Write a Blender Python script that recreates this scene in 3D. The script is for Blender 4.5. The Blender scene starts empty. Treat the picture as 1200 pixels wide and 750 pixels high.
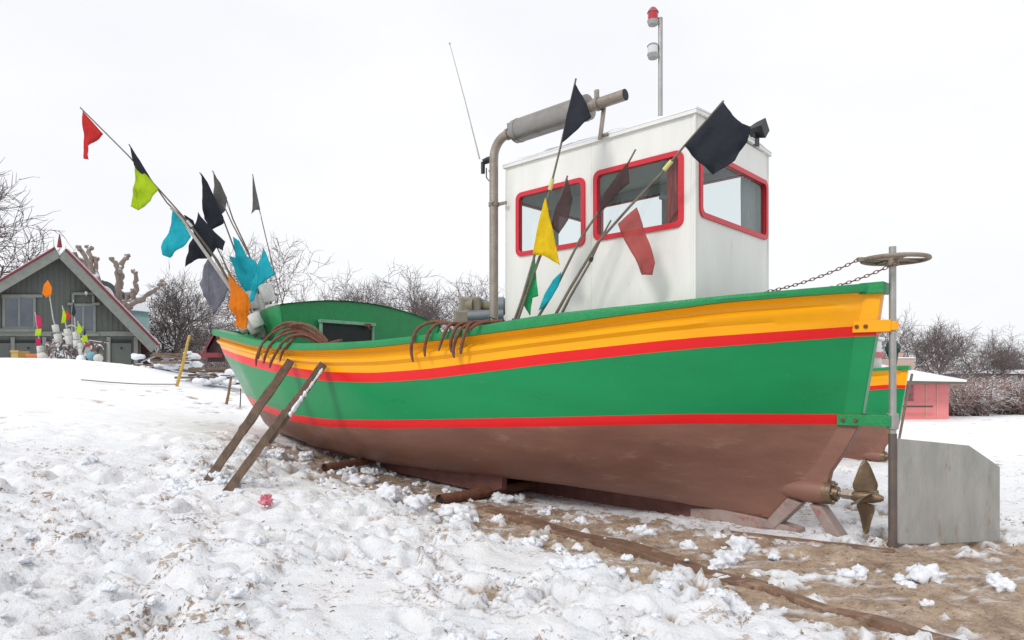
import bpy, math, random
import numpy as np
from math import radians as RAD, sin, cos, pi
from mathutils import Vector, Matrix, noise as MN

random.seed(7)
SC = bpy.context.scene
COL = SC.collection
# ------------------------------------------------------------------ camera
H, F, CX = 445.0, 800.0, 600.0          # horizon row, focal length, centre column of the 1200x750 photo
CAMH = 1.3
cd = bpy.data.cameras.new('camera'); cam = bpy.data.objects.new('camera', cd); COL.objects.link(cam)
cam.location = (0, 0, CAMH); cam.rotation_euler = (RAD(90), 0, 0)
cd.sensor_width = 36; cd.lens = 24; cd.shift_y = 70 / 1200.0
cd.clip_start = 0.05; cd.clip_end = 3000
SC.camera = cam
# ------------------------------------------------------------------ world, sun, exposure
SUN_EL, SUN_AZ = 40.0, 222.0            # azimuth measured clockwise from +Y
W = bpy.data.worlds.new('World'); SC.world = W; W.use_nodes = True
nt = W.node_tree; nt.nodes.clear()
wo = nt.nodes.new('ShaderNodeOutputWorld'); bg = nt.nodes.new('ShaderNodeBackground')
sky = nt.nodes.new('ShaderNodeTexSky'); sky.sky_type = 'NISHITA'; sky.sun_disc = False
sky.sun_elevation = RAD(SUN_EL); sky.sun_rotation = RAD(SUN_AZ)
tc = nt.nodes.new('ShaderNodeTexCoord'); mp = nt.nodes.new('ShaderNodeMapping')
mp.inputs['Scale'].default_value = (1.0, 1.0, 2.2)
nz = nt.nodes.new('ShaderNodeTexNoise'); nz.inputs['Scale'].default_value = 1.6
nz.inputs['Detail'].default_value = 5; nz.inputs['Roughness'].default_value = 0.5
cr = nt.nodes.new('ShaderNodeValToRGB')
cr.color_ramp.elements[0].position = 0.3; cr.color_ramp.elements[0].color = (8.35, 8.5, 9.0, 1)
cr.color_ramp.elements[1].position = 0.65; cr.color_ramp.elements[1].color = (9.6, 9.6, 9.75, 1)
mx = nt.nodes.new('ShaderNodeMixRGB'); mx.inputs[0].default_value = 0.95
L = nt.links.new
L(tc.outputs['Generated'], mp.inputs['Vector']); L(mp.outputs[0], nz.inputs['Vector'])
L(nz.outputs['Fac'], cr.inputs[0]); L(sky.outputs[0], mx.inputs[1]); L(cr.outputs[0], mx.inputs[2])
L(mx.outputs[0], bg.inputs['Color']); bg.inputs['Strength'].default_value = 0.1
L(bg.outputs[0], wo.inputs['Surface'])
sd = bpy.data.lights.new('sun', 'SUN'); so = bpy.data.objects.new('sun', sd); COL.objects.link(so)
sd.energy = 1.35; sd.angle = RAD(13); sd.color = (1.0, 0.965, 0.92)
az = RAD(SUN_AZ); el = RAD(SUN_EL)
dirv = Vector((sin(az) * cos(el), cos(az) * cos(el), sin(el)))
so.rotation_euler = dirv.to_track_quat('Z', 'Y').to_euler(); so.location = (0, -10, 20)
vs = SC.view_settings
vs.view_transform = 'Standard'; vs.look = 'None'; vs.gamma = 1; vs.use_curve_mapping = False
vs.exposure = 0.12

# ------------------------------------------------------------------ helpers
def U(x, y, d):
    """photo column and row at a real distance -> world point"""
    return Vector(((x - CX) / F * d, d, CAMH + (H - y) / F * d))

ORG = {}
WARP = [None]
def tag(o, label=None, cat=None, group=None, kind=None):
    if label: o['label'] = label
    if cat: o['category'] = cat
    if group: o['group'] = group
    if kind: o['kind'] = kind
    return o
def empty(name, loc, label=None, cat=None, group=None, kind=None):
    o = bpy.data.objects.new(name, None); COL.objects.link(o); o.location = loc
    o.empty_display_size = 0.2
    ORG[o.name] = Vector(loc)
    return tag(o, label, cat, group, kind)
def children(o): return [c for c in bpy.data.objects if c.parent == o]
def copy_tree(o, parent=None):
    c = o.copy(); COL.objects.link(c)
    if parent is not None: c.parent = parent
    for ch in children(o): copy_tree(ch, c)
    return c

class MB:
    def __init__(s): s.v = []; s.f = []; s.m = []
    def add(s, V, Fc, m=0):
        n = len(s.v); s.v += [tuple(p) for p in V]
        for f in Fc: s.f.append(tuple(i + n for i in f)); s.m.append(m)
    def tube(s, P, r, n=8, m=0, cap=True):
        P = [Vector(p) for p in P]
        if not isinstance(r, (list, tuple)): r = [r] * len(P)
        V = []; up = None
        for i, p in enumerate(P):
            d = (P[min(i + 1, len(P) - 1)] - P[max(i - 1, 0)])
            if d.length < 1e-9: d = Vector((0, 0, 1))
            d.normalize()
            if up is None:
                up = Vector((0, 0, 1)) if abs(d.z) < .9 else Vector((1, 0, 0))
            x = d.cross(up); x.normalize(); y = x.cross(d); y.normalize(); up = y
            for k in range(n):
                a = 2 * pi * k / n
                V.append(p + (x * cos(a) + y * sin(a)) * r[i])
        Fc = []
        for i in range(len(P) - 1):
            for k in range(n):
                k2 = (k + 1) % n
                Fc.append((i * n + k, i * n + k2, (i + 1) * n + k2, (i + 1) * n + k))
        if cap:
            Fc.append(tuple(range(n))[::-1]); Fc.append(tuple((len(P) - 1) * n + k for k in range(n)))
        s.add(V, Fc, m)
    def box(s, c, ax, ay, az_, m=0):
        """centre and three half-extent vectors"""
        c = Vector(c); ax = Vector(ax); ay = Vector(ay); az_ = Vector(az_)
        V = [c + ax * i + ay * j + az_ * k for k in (-1, 1) for j in (-1, 1) for i in (-1, 1)]
        s.add(V, [(0, 2, 3, 1), (4, 5, 7, 6), (0, 1, 5, 4), (2, 6, 7, 3), (0, 4, 6, 2), (1, 3, 7, 5)], m)
    def abox(s, x0, x1, y0, y1, z0, z1, m=0):
        s.box(((x0+x1)/2, (y0+y1)/2, (z0+z1)/2), ((x1-x0)/2, 0, 0), (0, (y1-y0)/2, 0), (0, 0, (z1-z0)/2), m)
    def prism(s, poly, off, m=0):
        """polygon of 3D points extruded by a vector"""
        n = len(poly); off = Vector(off)
        V = [Vector(p) for p in poly] + [Vector(p) + off for p in poly]
        Fc = [tuple(range(n))[::-1], tuple(range(n, 2 * n))]
        for i in range(n): Fc.append((i, (i + 1) % n, n + (i + 1) % n, n + i))
        s.add(V, Fc, m)
    def sphere(s, c, r, nu=10, nv=7, sc=(1, 1, 1), m=0, jit=0):
        c = Vector(c); V = [c + Vector((0, 0, -r * sc[2]))]
        for j in range(1, nv):
            b = -pi / 2 + pi * j / nv
            for i in range(nu):
                a = 2 * pi * i / nu; rr = r * (1 + jit * random.uniform(-1, 1))
                V.append(c + Vector((cos(a) * cos(b) * rr * sc[0], sin(a) * cos(b) * rr * sc[1], sin(b) * rr * sc[2])))
        V.append(c + Vector((0, 0, r * sc[2]))); Fc = []
        for i in range(nu): Fc.append((0, 1 + (i + 1) % nu, 1 + i))
        for j in range(nv - 2):
            for i in range(nu):
                a = 1 + j * nu; i2 = (i + 1) % nu
                Fc.append((a + i, a + i2, a + nu + i2, a + nu + i))
        a = 1 + (nv - 2) * nu
        for i in range(nu): Fc.append((a + i, a + (i + 1) % nu, len(V) - 1))
        s.add(V, Fc, m)
    def build(s, name, mats, parent=None, smooth=35, bevel=0, org=None):
        me = bpy.data.meshes.new(name)
        o0 = org if org is not None else (ORG[parent.name] if parent is not None else Vector((0, 0, 0)))
        if WARP[0]: s.v = [WARP[0](v) for v in s.v]
        me.from_pydata([(v[0] - o0[0], v[1] - o0[1], v[2] - o0[2]) for v in s.v], [], s.f)
        if not isinstance(mats, (list, tuple)): mats = [mats]
        for mt in mats: me.materials.append(mt)
        if len(mats) > 1: me.polygons.foreach_set('material_index', s.m)
        if smooth:
            me.polygons.foreach_set('use_smooth', [True] * len(me.polygons))
            me.set_sharp_from_angle(angle=RAD(smooth))
        me.update()
        o = bpy.data.objects.new(name, me); COL.objects.link(o)
        if parent is not None: o.parent = parent; ORG[o.name] = ORG[parent.name]
        else: o.location = o0; ORG[o.name] = Vector(o0)
        if bevel:
            b = o.modifiers.new('bevel', 'BEVEL'); b.width = bevel; b.segments = 2; b.limit_method = 'ANGLE'
            b.angle_limit = RAD(40)
        return o

# ------------------------------------------------------------------ materials
MATS = {}
def mat(name, col, rough=0.6, col2=None, nscale=6.0, namt=0.5, metal=0.0, bump=0.0, bscale=40.0,
        stretch=None, coat=0.0, spec=0.5, dirt=None, dscale=9.0, dth=0.62, damt=0.7, snow=False):
    m = bpy.data.materials.new(name); m.use_nodes = True; t = m.node_tree; N = t.nodes; l = t.links.new
    b = N['Principled BSDF']; b.inputs['Roughness'].default_value = rough; b.inputs['Metallic'].default_value = metal
    b.inputs['Coat Weight'].default_value = coat; b.inputs['Specular IOR Level'].default_value = spec
    c4 = tuple(col) + (1,)
    tcn = N.new('ShaderNodeTexCoord'); mpn = N.new('ShaderNodeMapping'); l(tcn.outputs['Object'], mpn.inputs[0])
    if stretch: mpn.inputs['Scale'].default_value = stretch
    n1 = N.new('ShaderNodeTexNoise'); n1.inputs['Scale'].default_value = nscale; n1.inputs['Detail'].default_value = 8
    n1.inputs['Roughness'].default_value = 0.6
    l(mpn.outputs[0], n1.inputs[0])
    cur = None
    c2 = tuple(col2) + (1,) if col2 else tuple(x * .8 for x in col) + (1,)
    r = N.new('ShaderNodeValToRGB'); r.color_ramp.elements[0].position = .3; r.color_ramp.elements[1].position = .7
    r.color_ramp.elements[0].color = c2; r.color_ramp.elements[1].color = c4
    l(n1.outputs['Fac'], r.inputs[0])
    mixn = N.new('ShaderNodeMixRGB'); mixn.inputs[0].default_value = namt; mixn.inputs[1].default_value = c4
    l(r.outputs[0], mixn.inputs[2]); cur = mixn.outputs[0]
    if dirt:
        n2 = N.new('ShaderNodeTexNoise'); n2.inputs['Scale'].default_value = dscale; n2.inputs['Detail'].default_value = 10
        n2.inputs['Roughness'].default_value = .7; l(mpn.outputs[0], n2.inputs[0])
        r2 = N.new('ShaderNodeValToRGB'); r2.color_ramp.elements[0].position = dth; r2.color_ramp.elements[1].position = dth + .08
        r2.color_ramp.elements[0].color = (0, 0, 0, 1); r2.color_ramp.elements[1].color = (damt,) * 3 + (1,)
        l(n2.outputs['Fac'], r2.inputs[0])
        mm = N.new('ShaderNodeMixRGB'); l(r2.outputs[0], mm.inputs[0]); l(cur, mm.inputs[1])
        mm.inputs[2].default_value = tuple(dirt) + (1,); cur = mm.outputs[0]
    if snow:
        g = N.new('ShaderNodeNewGeometry'); sx = N.new('ShaderNodeSeparateXYZ'); l(g.outputs['Normal'], sx.inputs[0])
        n3 = N.new('ShaderNodeTexNoise'); n3.inputs['Scale'].default_value = 3.0; l(tcn.outputs['Object'], n3.inputs[0])
        ad = N.new('ShaderNodeMath'); ad.operation = 'ADD'; l(sx.outputs['Z'], ad.inputs[0]); l(n3.outputs['Fac'], ad.inputs[1])
        mr = N.new('ShaderNodeMapRange'); mr.inputs[1].default_value = 1.0; mr.inputs[2].default_value = 1.25; l(ad.outputs[0], mr.inputs[0])
        mm = N.new('ShaderNodeMixRGB'); l(mr.outputs[0], mm.inputs[0]); l(cur, mm.inputs[1])
        mm.inputs[2].default_value = (.82, .84, .88, 1); cur = mm.outputs[0]
    l(cur, b.inputs['Base Color'])
    mr = N.new('ShaderNodeMapRange'); mr.inputs[3].default_value = max(0, rough - .12); mr.inputs[4].default_value = min(1, rough + .15)
    l(n1.outputs['Fac'], mr.inputs[0]); l(mr.outputs[0], b.inputs['Roughness'])
    if bump:
        nb = N.new('ShaderNodeTexNoise'); nb.inputs['Scale'].default_value = bscale; nb.inputs['Detail'].default_value = 6
        l(mpn.outputs[0], nb.inputs[0])
        bp = N.new('ShaderNodeBump'); bp.inputs['Strength'].default_value = bump; bp.inputs['Distance'].default_value = .02
        l(nb.outputs['Fac'], bp.inputs['Height']); l(bp.outputs[0], b.inputs['Normal'])
    MATS[name] = m
    return m

YEL = mat('yellow_paint', (.98, .43, .006), .32, (.88, .35, .006), 3, .5, spec=.3, bump=.10, bscale=7, dirt=(.55, .38, .2), dth=.70, dscale=14, damt=.5, stretch=(.6,.6,1.5))
RED = mat('red_paint', (.78, .014, .018), .32, (.70, .012, .016), 4, .5, spec=.3, bump=.08, bscale=7, dirt=(.5,.28,.22), dth=.72, dscale=18, damt=.5)
GRN = mat('green_paint', (.006, .27, .085), .3, spec=.3, col2=(.006, .215, .07), nscale=2.0, namt=.8, bump=.10, bscale=5, dirt=(.16, .34, .24), dth=.65, dscale=8, damt=.45, stretch=(.5, .5, 1.6))
RAILG = mat('rail_green_paint', (.006, .28, .08), .4, (.005, .20, .06), 9, .8, bump=.3, bscale=50, dirt=(.30, .27, .22), dth=.66, dscale=22, damt=.8)
BRN = mat('brown_antifouling', (.29, .14, .10), .5, (.175, .078, .055), 2.2, .9, bump=.2, bscale=14, dirt=(.34, .21, .155), dth=.57, dscale=4.5, damt=.6, stretch=(.5, .5, 1.4))
KEEL = mat('dark_red_keel', (.115, .035, .03), .6, (.19, .08, .06), 7, .8, bump=.4, bscale=30, dirt=(.35, .27, .22), dth=.66, dscale=16)
SHOE = mat('worn_keel_shoe', (.34, .27, .24), .65, (.24, .17, .15), 8, .8, bump=.4, bscale=30, dirt=(.38, .04, .05), dth=.56, dscale=5, damt=.85)
CABW = mat('cabin_white', (.80, .80, .765), .45, (.66, .66, .61), 3.0, .7, bump=.22, bscale=7, dirt=(.52, .46, .38), dth=.64, dscale=9, damt=.55, stretch=(1.3, 1.3, .35))
REDF = mat('window_frame_red', (.62, .018, .035), .35, None, 9, .6, bump=.1)
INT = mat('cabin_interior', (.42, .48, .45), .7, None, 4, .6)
GALV = mat('galvanised_steel', (.42, .42, .41), .45, (.30, .29, .27), 9, .9, metal=.55, bump=.12, bscale=60, dirt=(.22, .13, .08), dth=.66, dscale=14)
EXH = mat('exhaust_steel', (.36, .325, .28), .45, (.25, .21, .17), 8, .9, metal=.55, bump=.2, bscale=50, dirt=(.16, .09, .05), dth=.6, dscale=11, damt=.6)
RUDD = mat('rudder_plate', (.43, .43, .41), .55, (.29, .29, .27), 3.5, stretch=(2.5, 2.5, .6), namt=.95, metal=.25, bump=.2, bscale=30, dirt=(.30, .21, .14), dth=.58, dscale=5, damt=.6)
RUST = mat('rust', (.13, .05, .03), .8, (.23, .10, .055), 14, .9, bump=.6, bscale=60, dirt=(.05, .025, .02), dth=.58)
BRASS = mat('propeller_bronze', (.27, .19, .11), .42, (.13, .095, .07), 7, .9, metal=.6, bump=.15, bscale=30, dirt=(.30, .26, .22), dth=.6)
BLK = mat('black_plastic', (.02, .02, .022), .5)
DARK = mat('dark_gap', (.012, .016, .018), .6)
WOOD = mat('weathered_wood', (.21, .145, .10), .8, (.09, .06, .045), 5, .95, bump=.7, bscale=30, stretch=(2, 2, .5), dirt=(.32, .27, .22), dth=.6, dscale=12)
PLANK = mat('wet_skid_wood', (.24, .145, .095), .6, (.12, .07, .045), 5, .95, bump=.6, bscale=30, snow=False, dirt=(.36, .25, .18), dth=.52, dscale=6)
SNOWM = mat('snow_cap', (.80, .82, .86), .7, (.72, .76, .82), 12, .6, bump=.5, bscale=25)
FOAM = mat('foam_float', (.62, .63, .60), .75, (.42, .42, .38), 10, .8, bump=.5, bscale=40, dirt=(.18, .17, .14), dth=.58)
POLE = mat('bamboo_pole', (.20, .17, .13), .7, (.10, .08, .06), 12, .9, bump=.3)
POLEW = mat('pale_pole', (.48, .46, .43), .6, (.3, .28, .26), 12, .8)
def cloth(name, c): 
    m = mat(name, c, .85, tuple(x * .72 for x in c), 14, .7, bump=.5, bscale=22)
    b = m.node_tree.nodes['Principled BSDF']
    tr = m.node_tree.nodes.new('ShaderNodeBsdfTranslucent'); tr.inputs[0].default_value = tuple(c) + (1,)
    ms = m.node_tree.nodes.new('ShaderNodeMixShader'); ms.inputs[0].default_value = .35
    out = [n for n in m.node_tree.nodes if n.type == 'OUTPUT_MATERIAL'][0]
    m.node_tree.links.new(b.outputs[0], ms.inputs[1]); m.node_tree.links.new(tr.outputs[0], ms.inputs[2])
    m.node_tree.links.new(ms.outputs[0], out.inputs[0])
    if name.startswith('faded'):
        tp = m.node_tree.nodes.new('ShaderNodeBsdfTransparent'); m2 = m.node_tree.nodes.new('ShaderNodeMixShader'); m2.inputs[0].default_value = .22
        m.node_tree.links.new(ms.outputs[0], m2.inputs[1]); m.node_tree.links.new(tp.outputs[0], m2.inputs[2]); m.node_tree.links.new(m2.outputs[0], out.inputs[0])
    return m
C = {
 'red': cloth('red_cloth', (.72, .045, .045)), 'lime': cloth('lime_cloth', (.55, .75, .02)),
 'cyan': cloth('turquoise_cloth', (.02, .56, .66)), 'black': cloth('black_cloth', (.030, .036, .050)),
 'grey': cloth('grey_cloth', (.17, .16, .155)), 'lav': cloth('pale_grey_cloth', (.31, .31, .37)),
 'orange': cloth('orange_cloth', (.90, .28, .01)), 'yellow': cloth('yellow_cloth', (.92, .68, .01)),
 'green': cloth('green_cloth', (.03, .52, .18)), 'brown': cloth('faded_brown_cloth', (.12, .075, .075)),
 'fred': cloth('faded_red_cloth', (.55, .10, .09)), 'pink': cloth('pink_cloth', (.65, .03, .15)),
 'curtain': cloth('curtain_red', (.50, .14, .12)), 'gcurtain': cloth('curtain_grey', (.40, .44, .44)),
}
def glass_mat():
    m = bpy.data.materials.new('window_glass'); m.use_nodes = True; t = m.node_tree; t.nodes.clear()
    o = t.nodes.new('ShaderNodeOutputMaterial'); mx = t.nodes.new('ShaderNodeMixShader')
    tr = t.nodes.new('ShaderNodeBsdfTransparent'); tr.inputs[0].default_value = (.88, .92, .92, 1)
    gl = t.nodes.new('ShaderNodeBsdfGlossy'); gl.inputs['Roughness'].default_value = .03
    fr = t.nodes.new('ShaderNodeLayerWeight'); fr.inputs[0].default_value = .5
    pw = t.nodes.new('ShaderNodeMath'); pw.operation = 'POWER'; pw.inputs[1].default_value = 4.5
    ma = t.nodes.new('ShaderNodeMath'); ma.operation = 'MULTIPLY_ADD'; ma.inputs[1].default_value = .8; ma.inputs[2].default_value = .05
    l = t.links.new; l(fr.outputs['Facing'], pw.inputs[0]); l(pw.outputs[0], ma.inputs[0]); l(ma.outputs[0], mx.inputs[0]); l(tr.outputs[0], mx.inputs[1]); l(gl.outputs[0], mx.inputs[2]); l(mx.outputs[0], o.inputs[0])
    return m
GLASS = glass_mat()

# ------------------------------------------------------------------ noise for the terrain
rng = np.random.default_rng(5)
_G = rng.uniform(0, 2 * pi, (256, 256)); _GX = np.cos(_G); _GY = np.sin(_G)
def perlin(x, y):
    xi = np.floor(x).astype(int); yi = np.floor(y).astype(int); fx = x - xi; fy = y - yi
    u = fx**3 * (fx * (fx * 6 - 15) + 10); v = fy**3 * (fy * (fy * 6 - 15) + 10)
    def g(ix, iy, dx, dy):
        a = ix & 255; b = iy & 255
        return _GX[a, b] * dx + _GY[a, b] * dy
    n00 = g(xi, yi, fx, fy); n10 = g(xi + 1, yi, fx - 1, fy); n01 = g(xi, yi + 1, fx, fy - 1); n11 = g(xi + 1, yi + 1, fx - 1, fy - 1)
    return (n00 * (1 - u) + n10 * u) * (1 - v) + (n01 * (1 - u) + n11 * u) * v
def fbm(x, y, o=4, gain=.5, off=0.0):
    s = 0; a = 1.0; f = 1.0
    for i in range(o):
        s = s + a * perlin(x * f + off + 17.3 * i, y * f + off * 1.7 + 9.1 * i); a *= gain; f *= 2.03
    return s
def sstep(a, b, x):
    t = np.clip((x - a) / (b - a), 0, 1); return t * t * (3 - 2 * t)

# ------------------------------------------------------------------ boat frame
S = Vector((2.9, 5.33, 0)); A = Vector((-.731, .682, 0)).normalized(); PT = Vector((-.682, -.731, 0)).normalized()
def BP(t, q, z):
    p = S + A * t + PT * q; return Vector((p.x, p.y, z))
def boat_uv(X, Y):
    dx = X - S.x; dy = Y - S.y
    return dx * A.x + dy * A.y, dx * PT.x + dy * PT.y

# ------------------------------------------------------------------ terrain
CP = [(0,0,0),(-2.3,3.15,.12),(0,3.4,0),(2.8,3.4,-.03),(0,-4,0),(-8,-2,.3),(8,-2,-.1),
 (2.9,5.33,0),(3.7,5.2,.01),(3.5,8,-.08),(7.1,12.4,-.27),(5,9,-.15),(12,30,-.45),(30,30,-.45),(24,15,-.4),(40,70,-.45),
 (-3.0,6.9,.30),(-.75,8.74,.06),(-3.68,11.47,.30),(-5.5,13.5,.62),(-6.2,15.5,.95),(-8.2,15.2,1.30),
 (-10,16,1.70),(-11.5,15.5,1.74),(-15,16,1.75),(-12,22,1.35),(-12,30,1.1),(-22,34,1.1),(-8,22,1.2),(-6,20,1.0),
 (-6.75,9,.72),(-3.97,5.3,.27),(-4.5,9,.60),(-2.75,5.5,.20),(0,20,.35),(0,40,.3),(-30,60,1.0),(0,80,.3),(1.0,5.2,.0),(0,5.2,.02)]
CPa = np.array(CP, float)
def _tps(r2): return np.where(r2 > 1e-12, .5 * r2 * np.log(np.maximum(r2, 1e-12)), 0)
_n = len(CPa); _K = _tps((CPa[:, None, 0] - CPa[None, :, 0])**2 + (CPa[:, None, 1] - CPa[None, :, 1])**2) + np.eye(_n) * .02
_P = np.c_[np.ones(_n), CPa[:, :2]]; _M = np.block([[_K, _P], [_P.T, np.zeros((3, 3))]])
_w = np.linalg.solve(_M, np.r_[CPa[:, 2], 0, 0, 0])
def base_h(X, Y):
    X = np.asarray(X, float); Y = np.asarray(Y, float)
    cx = np.clip(X, -32, 42); cy = np.clip(Y, -5, 80)
    z = _w[_n] + _w[_n + 1] * cx + _w[_n + 2] * cy
    for i in range(_n): z = z + _w[i] * _tps((cx - CPa[i, 0])**2 + (cy - CPa[i, 1])**2)
    return z
_fr = random.Random(77); FOOT = []
for (ax_, ay_, bx_, by_) in ((-3.2, 3.2, -2.2, 6.0), (-1.2, 2.9, -3.4, 5.2), (-.2, 3.2, -1.6, 6.4), (.6, 3.3, -1.0, 5.6), (1.8, 3.3, .2, 4.6), (-4.6, 5.2, -2.9, 7.6), (-2.4, 3.0, -4.4, 6.4), (3.6, 4.3, 3.9, 8.0), (3.4, 6.2, 5.6, 9.5)):
    n_ = int(math.hypot(bx_ - ax_, by_ - ay_) / .33); an_ = math.atan2(by_ - ay_, bx_ - ax_)
    for i_ in range(n_):
        q_ = i_ / n_; o_ = .10 * (1 if i_ % 2 else -1) + _fr.gauss(0, .05)
        FOOT.append((ax_ + (bx_ - ax_) * q_ - math.sin(an_) * o_, ay_ + (by_ - ay_) * q_ + math.cos(an_) * o_, an_ + _fr.gauss(0, .2)))
def ground_fields(X, Y):
    z = base_h(X, Y)
    t, q = boat_uv(X, Y)
    n1 = fbm(X * .9, Y * .9, 4, .55, 3.0); n2 = fbm(X * 3.1, Y * 3.1, 4, .55, 21.0); n3 = fbm(X * 9, Y * 9, 3, .6, 40.0)
    # strip of bared sand along the port side of the boat, wider towards the stern
    qc = 1.30 + .02 * np.clip(2 - t, -4, 3); hw = .80 + .07 * np.clip(2.5 - t, -3, 4)
    band = 1 - np.abs(q - qc) / hw
    band = np.minimum(band, (7.3 - t) * .6)
    near = sstep(16, 9, Y)
    rb = 1 - np.abs(q - .2) / 1.6; rb = np.minimum(rb, np.minimum((.4 - t) * .8, (t + 4.5) * .5))
    lf = .62 * np.exp(-(((X + 2.3) / .7)**2 + ((Y - 7.3) / .45)**2)) + .5 * np.exp(-(((X + 3.4) / 1.0)**2 + ((Y - 8.9) / .4)**2)) + .4 * np.exp(-(((X + 5.0) / 1.1)**2 + ((Y - 9.6) / .25)**2)) + .5 * np.exp(-(((X + 3.3) / .7)**2 + ((Y - 11.2) / 1.1)**2)) \
       + .45 * np.exp(-(((X + 6.1) / 1.0)**2 + ((Y - 15) / 2.0)**2)) + .50 * np.exp(-(((X + .95) / .55)**2 + ((Y - 4.6) / .3)**2)) + .42 * np.exp(-(((X + 1.9) / .5)**2 + ((Y - 3.5) / .25)**2)) + .45 * np.exp(-(((X - .1) / .6)**2 + ((Y - 3.9) / .22)**2)) + .35*np.exp(-(((X - 7.5)/1.0)**2 + ((Y - 11.0)/.4)**2))
    # field > 0 : sand
    fld = np.maximum(np.maximum(band * 1.0 - .22, rb * .9 - .15), -.75)
    fld = np.clip(fld, -.52, .34) + lf * .72 + n1 * .40 + n2 * .62 + n3 * .44
    sand = sstep(-.035, .045, fld)
    near2 = sstep(26, 7, np.hypot(X, Y))
    smooth_left = sstep(6.5, 9.5, Y) * sstep(-3.0, -4.5, X)      # the untrodden drift on the left
    churn = (1 - .85 * smooth_left) * near2
    bill = np.tanh(np.abs(fbm(X * 2.3, Y * 2.3, 3, .5, 55.)) * 2.2); bill2 = np.tanh(np.abs(fbm(X * 7.3, Y * 7.3, 3, .5, 77.)) * 1.8)
    deep = (sstep(.1, -.6, X + .35 * (Y - 4)) * .35 + .40) * (.22 + 1.45 * sstep(-.35, .40, fbm(X * .75, Y * .75, 3, .55, 63.)))
    fine = fbm(X * 24, Y * 24, 3, .6, 5.)
    sh = .035 + churn * deep * (.14 * bill + (.03 + .075 * sstep(-.3, .4, n1)) * bill2 + .020 * fine) + .03 * n1
    core = sstep(-.0, -.22, fld)
    under = np.exp(-(q / .9)**4) * sstep(-.2, .8, t) * sstep(9.5, 8.5, t)
    sh = np.where(sh > 0, .19 * np.tanh(sh / .19), sh) * (1 - .55 * under)
    stones = np.maximum(0, fbm(X * 11, Y * 11, 3, .6, 91.) - .25)
    dz = (1 - sand) * sh * (.25 + .75 * core) + sand * (.026 * n2 + .014 * n3 + .010 * fine + .06 * stones)
    for (fx, fy, fa) in FOOT:
        c_, s_ = np.cos(fa), np.sin(fa); m_ = (np.abs(X - fx) < .4) & (np.abs(Y - fy) < .4)
        if not np.any(m_): continue
        dx_, dy_ = X[m_] - fx, Y[m_] - fy; a_ = (dx_ * c_ + dy_ * s_) / .15; b_ = (-dx_ * s_ + dy_ * c_) / .062
        e_ = a_**2 + b_**2
        if np.ndim(dz): dz[m_] += -.075 * np.exp(-e_**2) + .018 * np.exp(-(e_ - 2.2)**2)
    # keel furrow and ridge of pushed sand
    dz = dz + .05 * sand * np.exp(-((q - .55) / .25)**2) * sstep(3, 1.5, t) * sstep(-2, -.5, t)
    # heap round the two props
    dz = dz + .07 * np.exp(-(((X + 2.75) / .35)**2 + ((Y - 6.35) / .3)**2)) * (1 + 1.2 * n2)
    return z + dz, sand, churn
def gz(X, Y):
    return float(ground_fields(np.array([X]), np.array([Y]))[0][0])
def ray_ground(x, y, d0=2.5, d1=80):
    d = np.linspace(d0, d1, 3000); X = (x - CX) / F * d; Z = CAMH + (H - y) / F * d
    z = base_h(X, d) + .04; k = np.argmax(Z < z) if np.any(Z < z) else len(d) - 1
    return Vector((X[k], d[k], z[k]))

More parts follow.
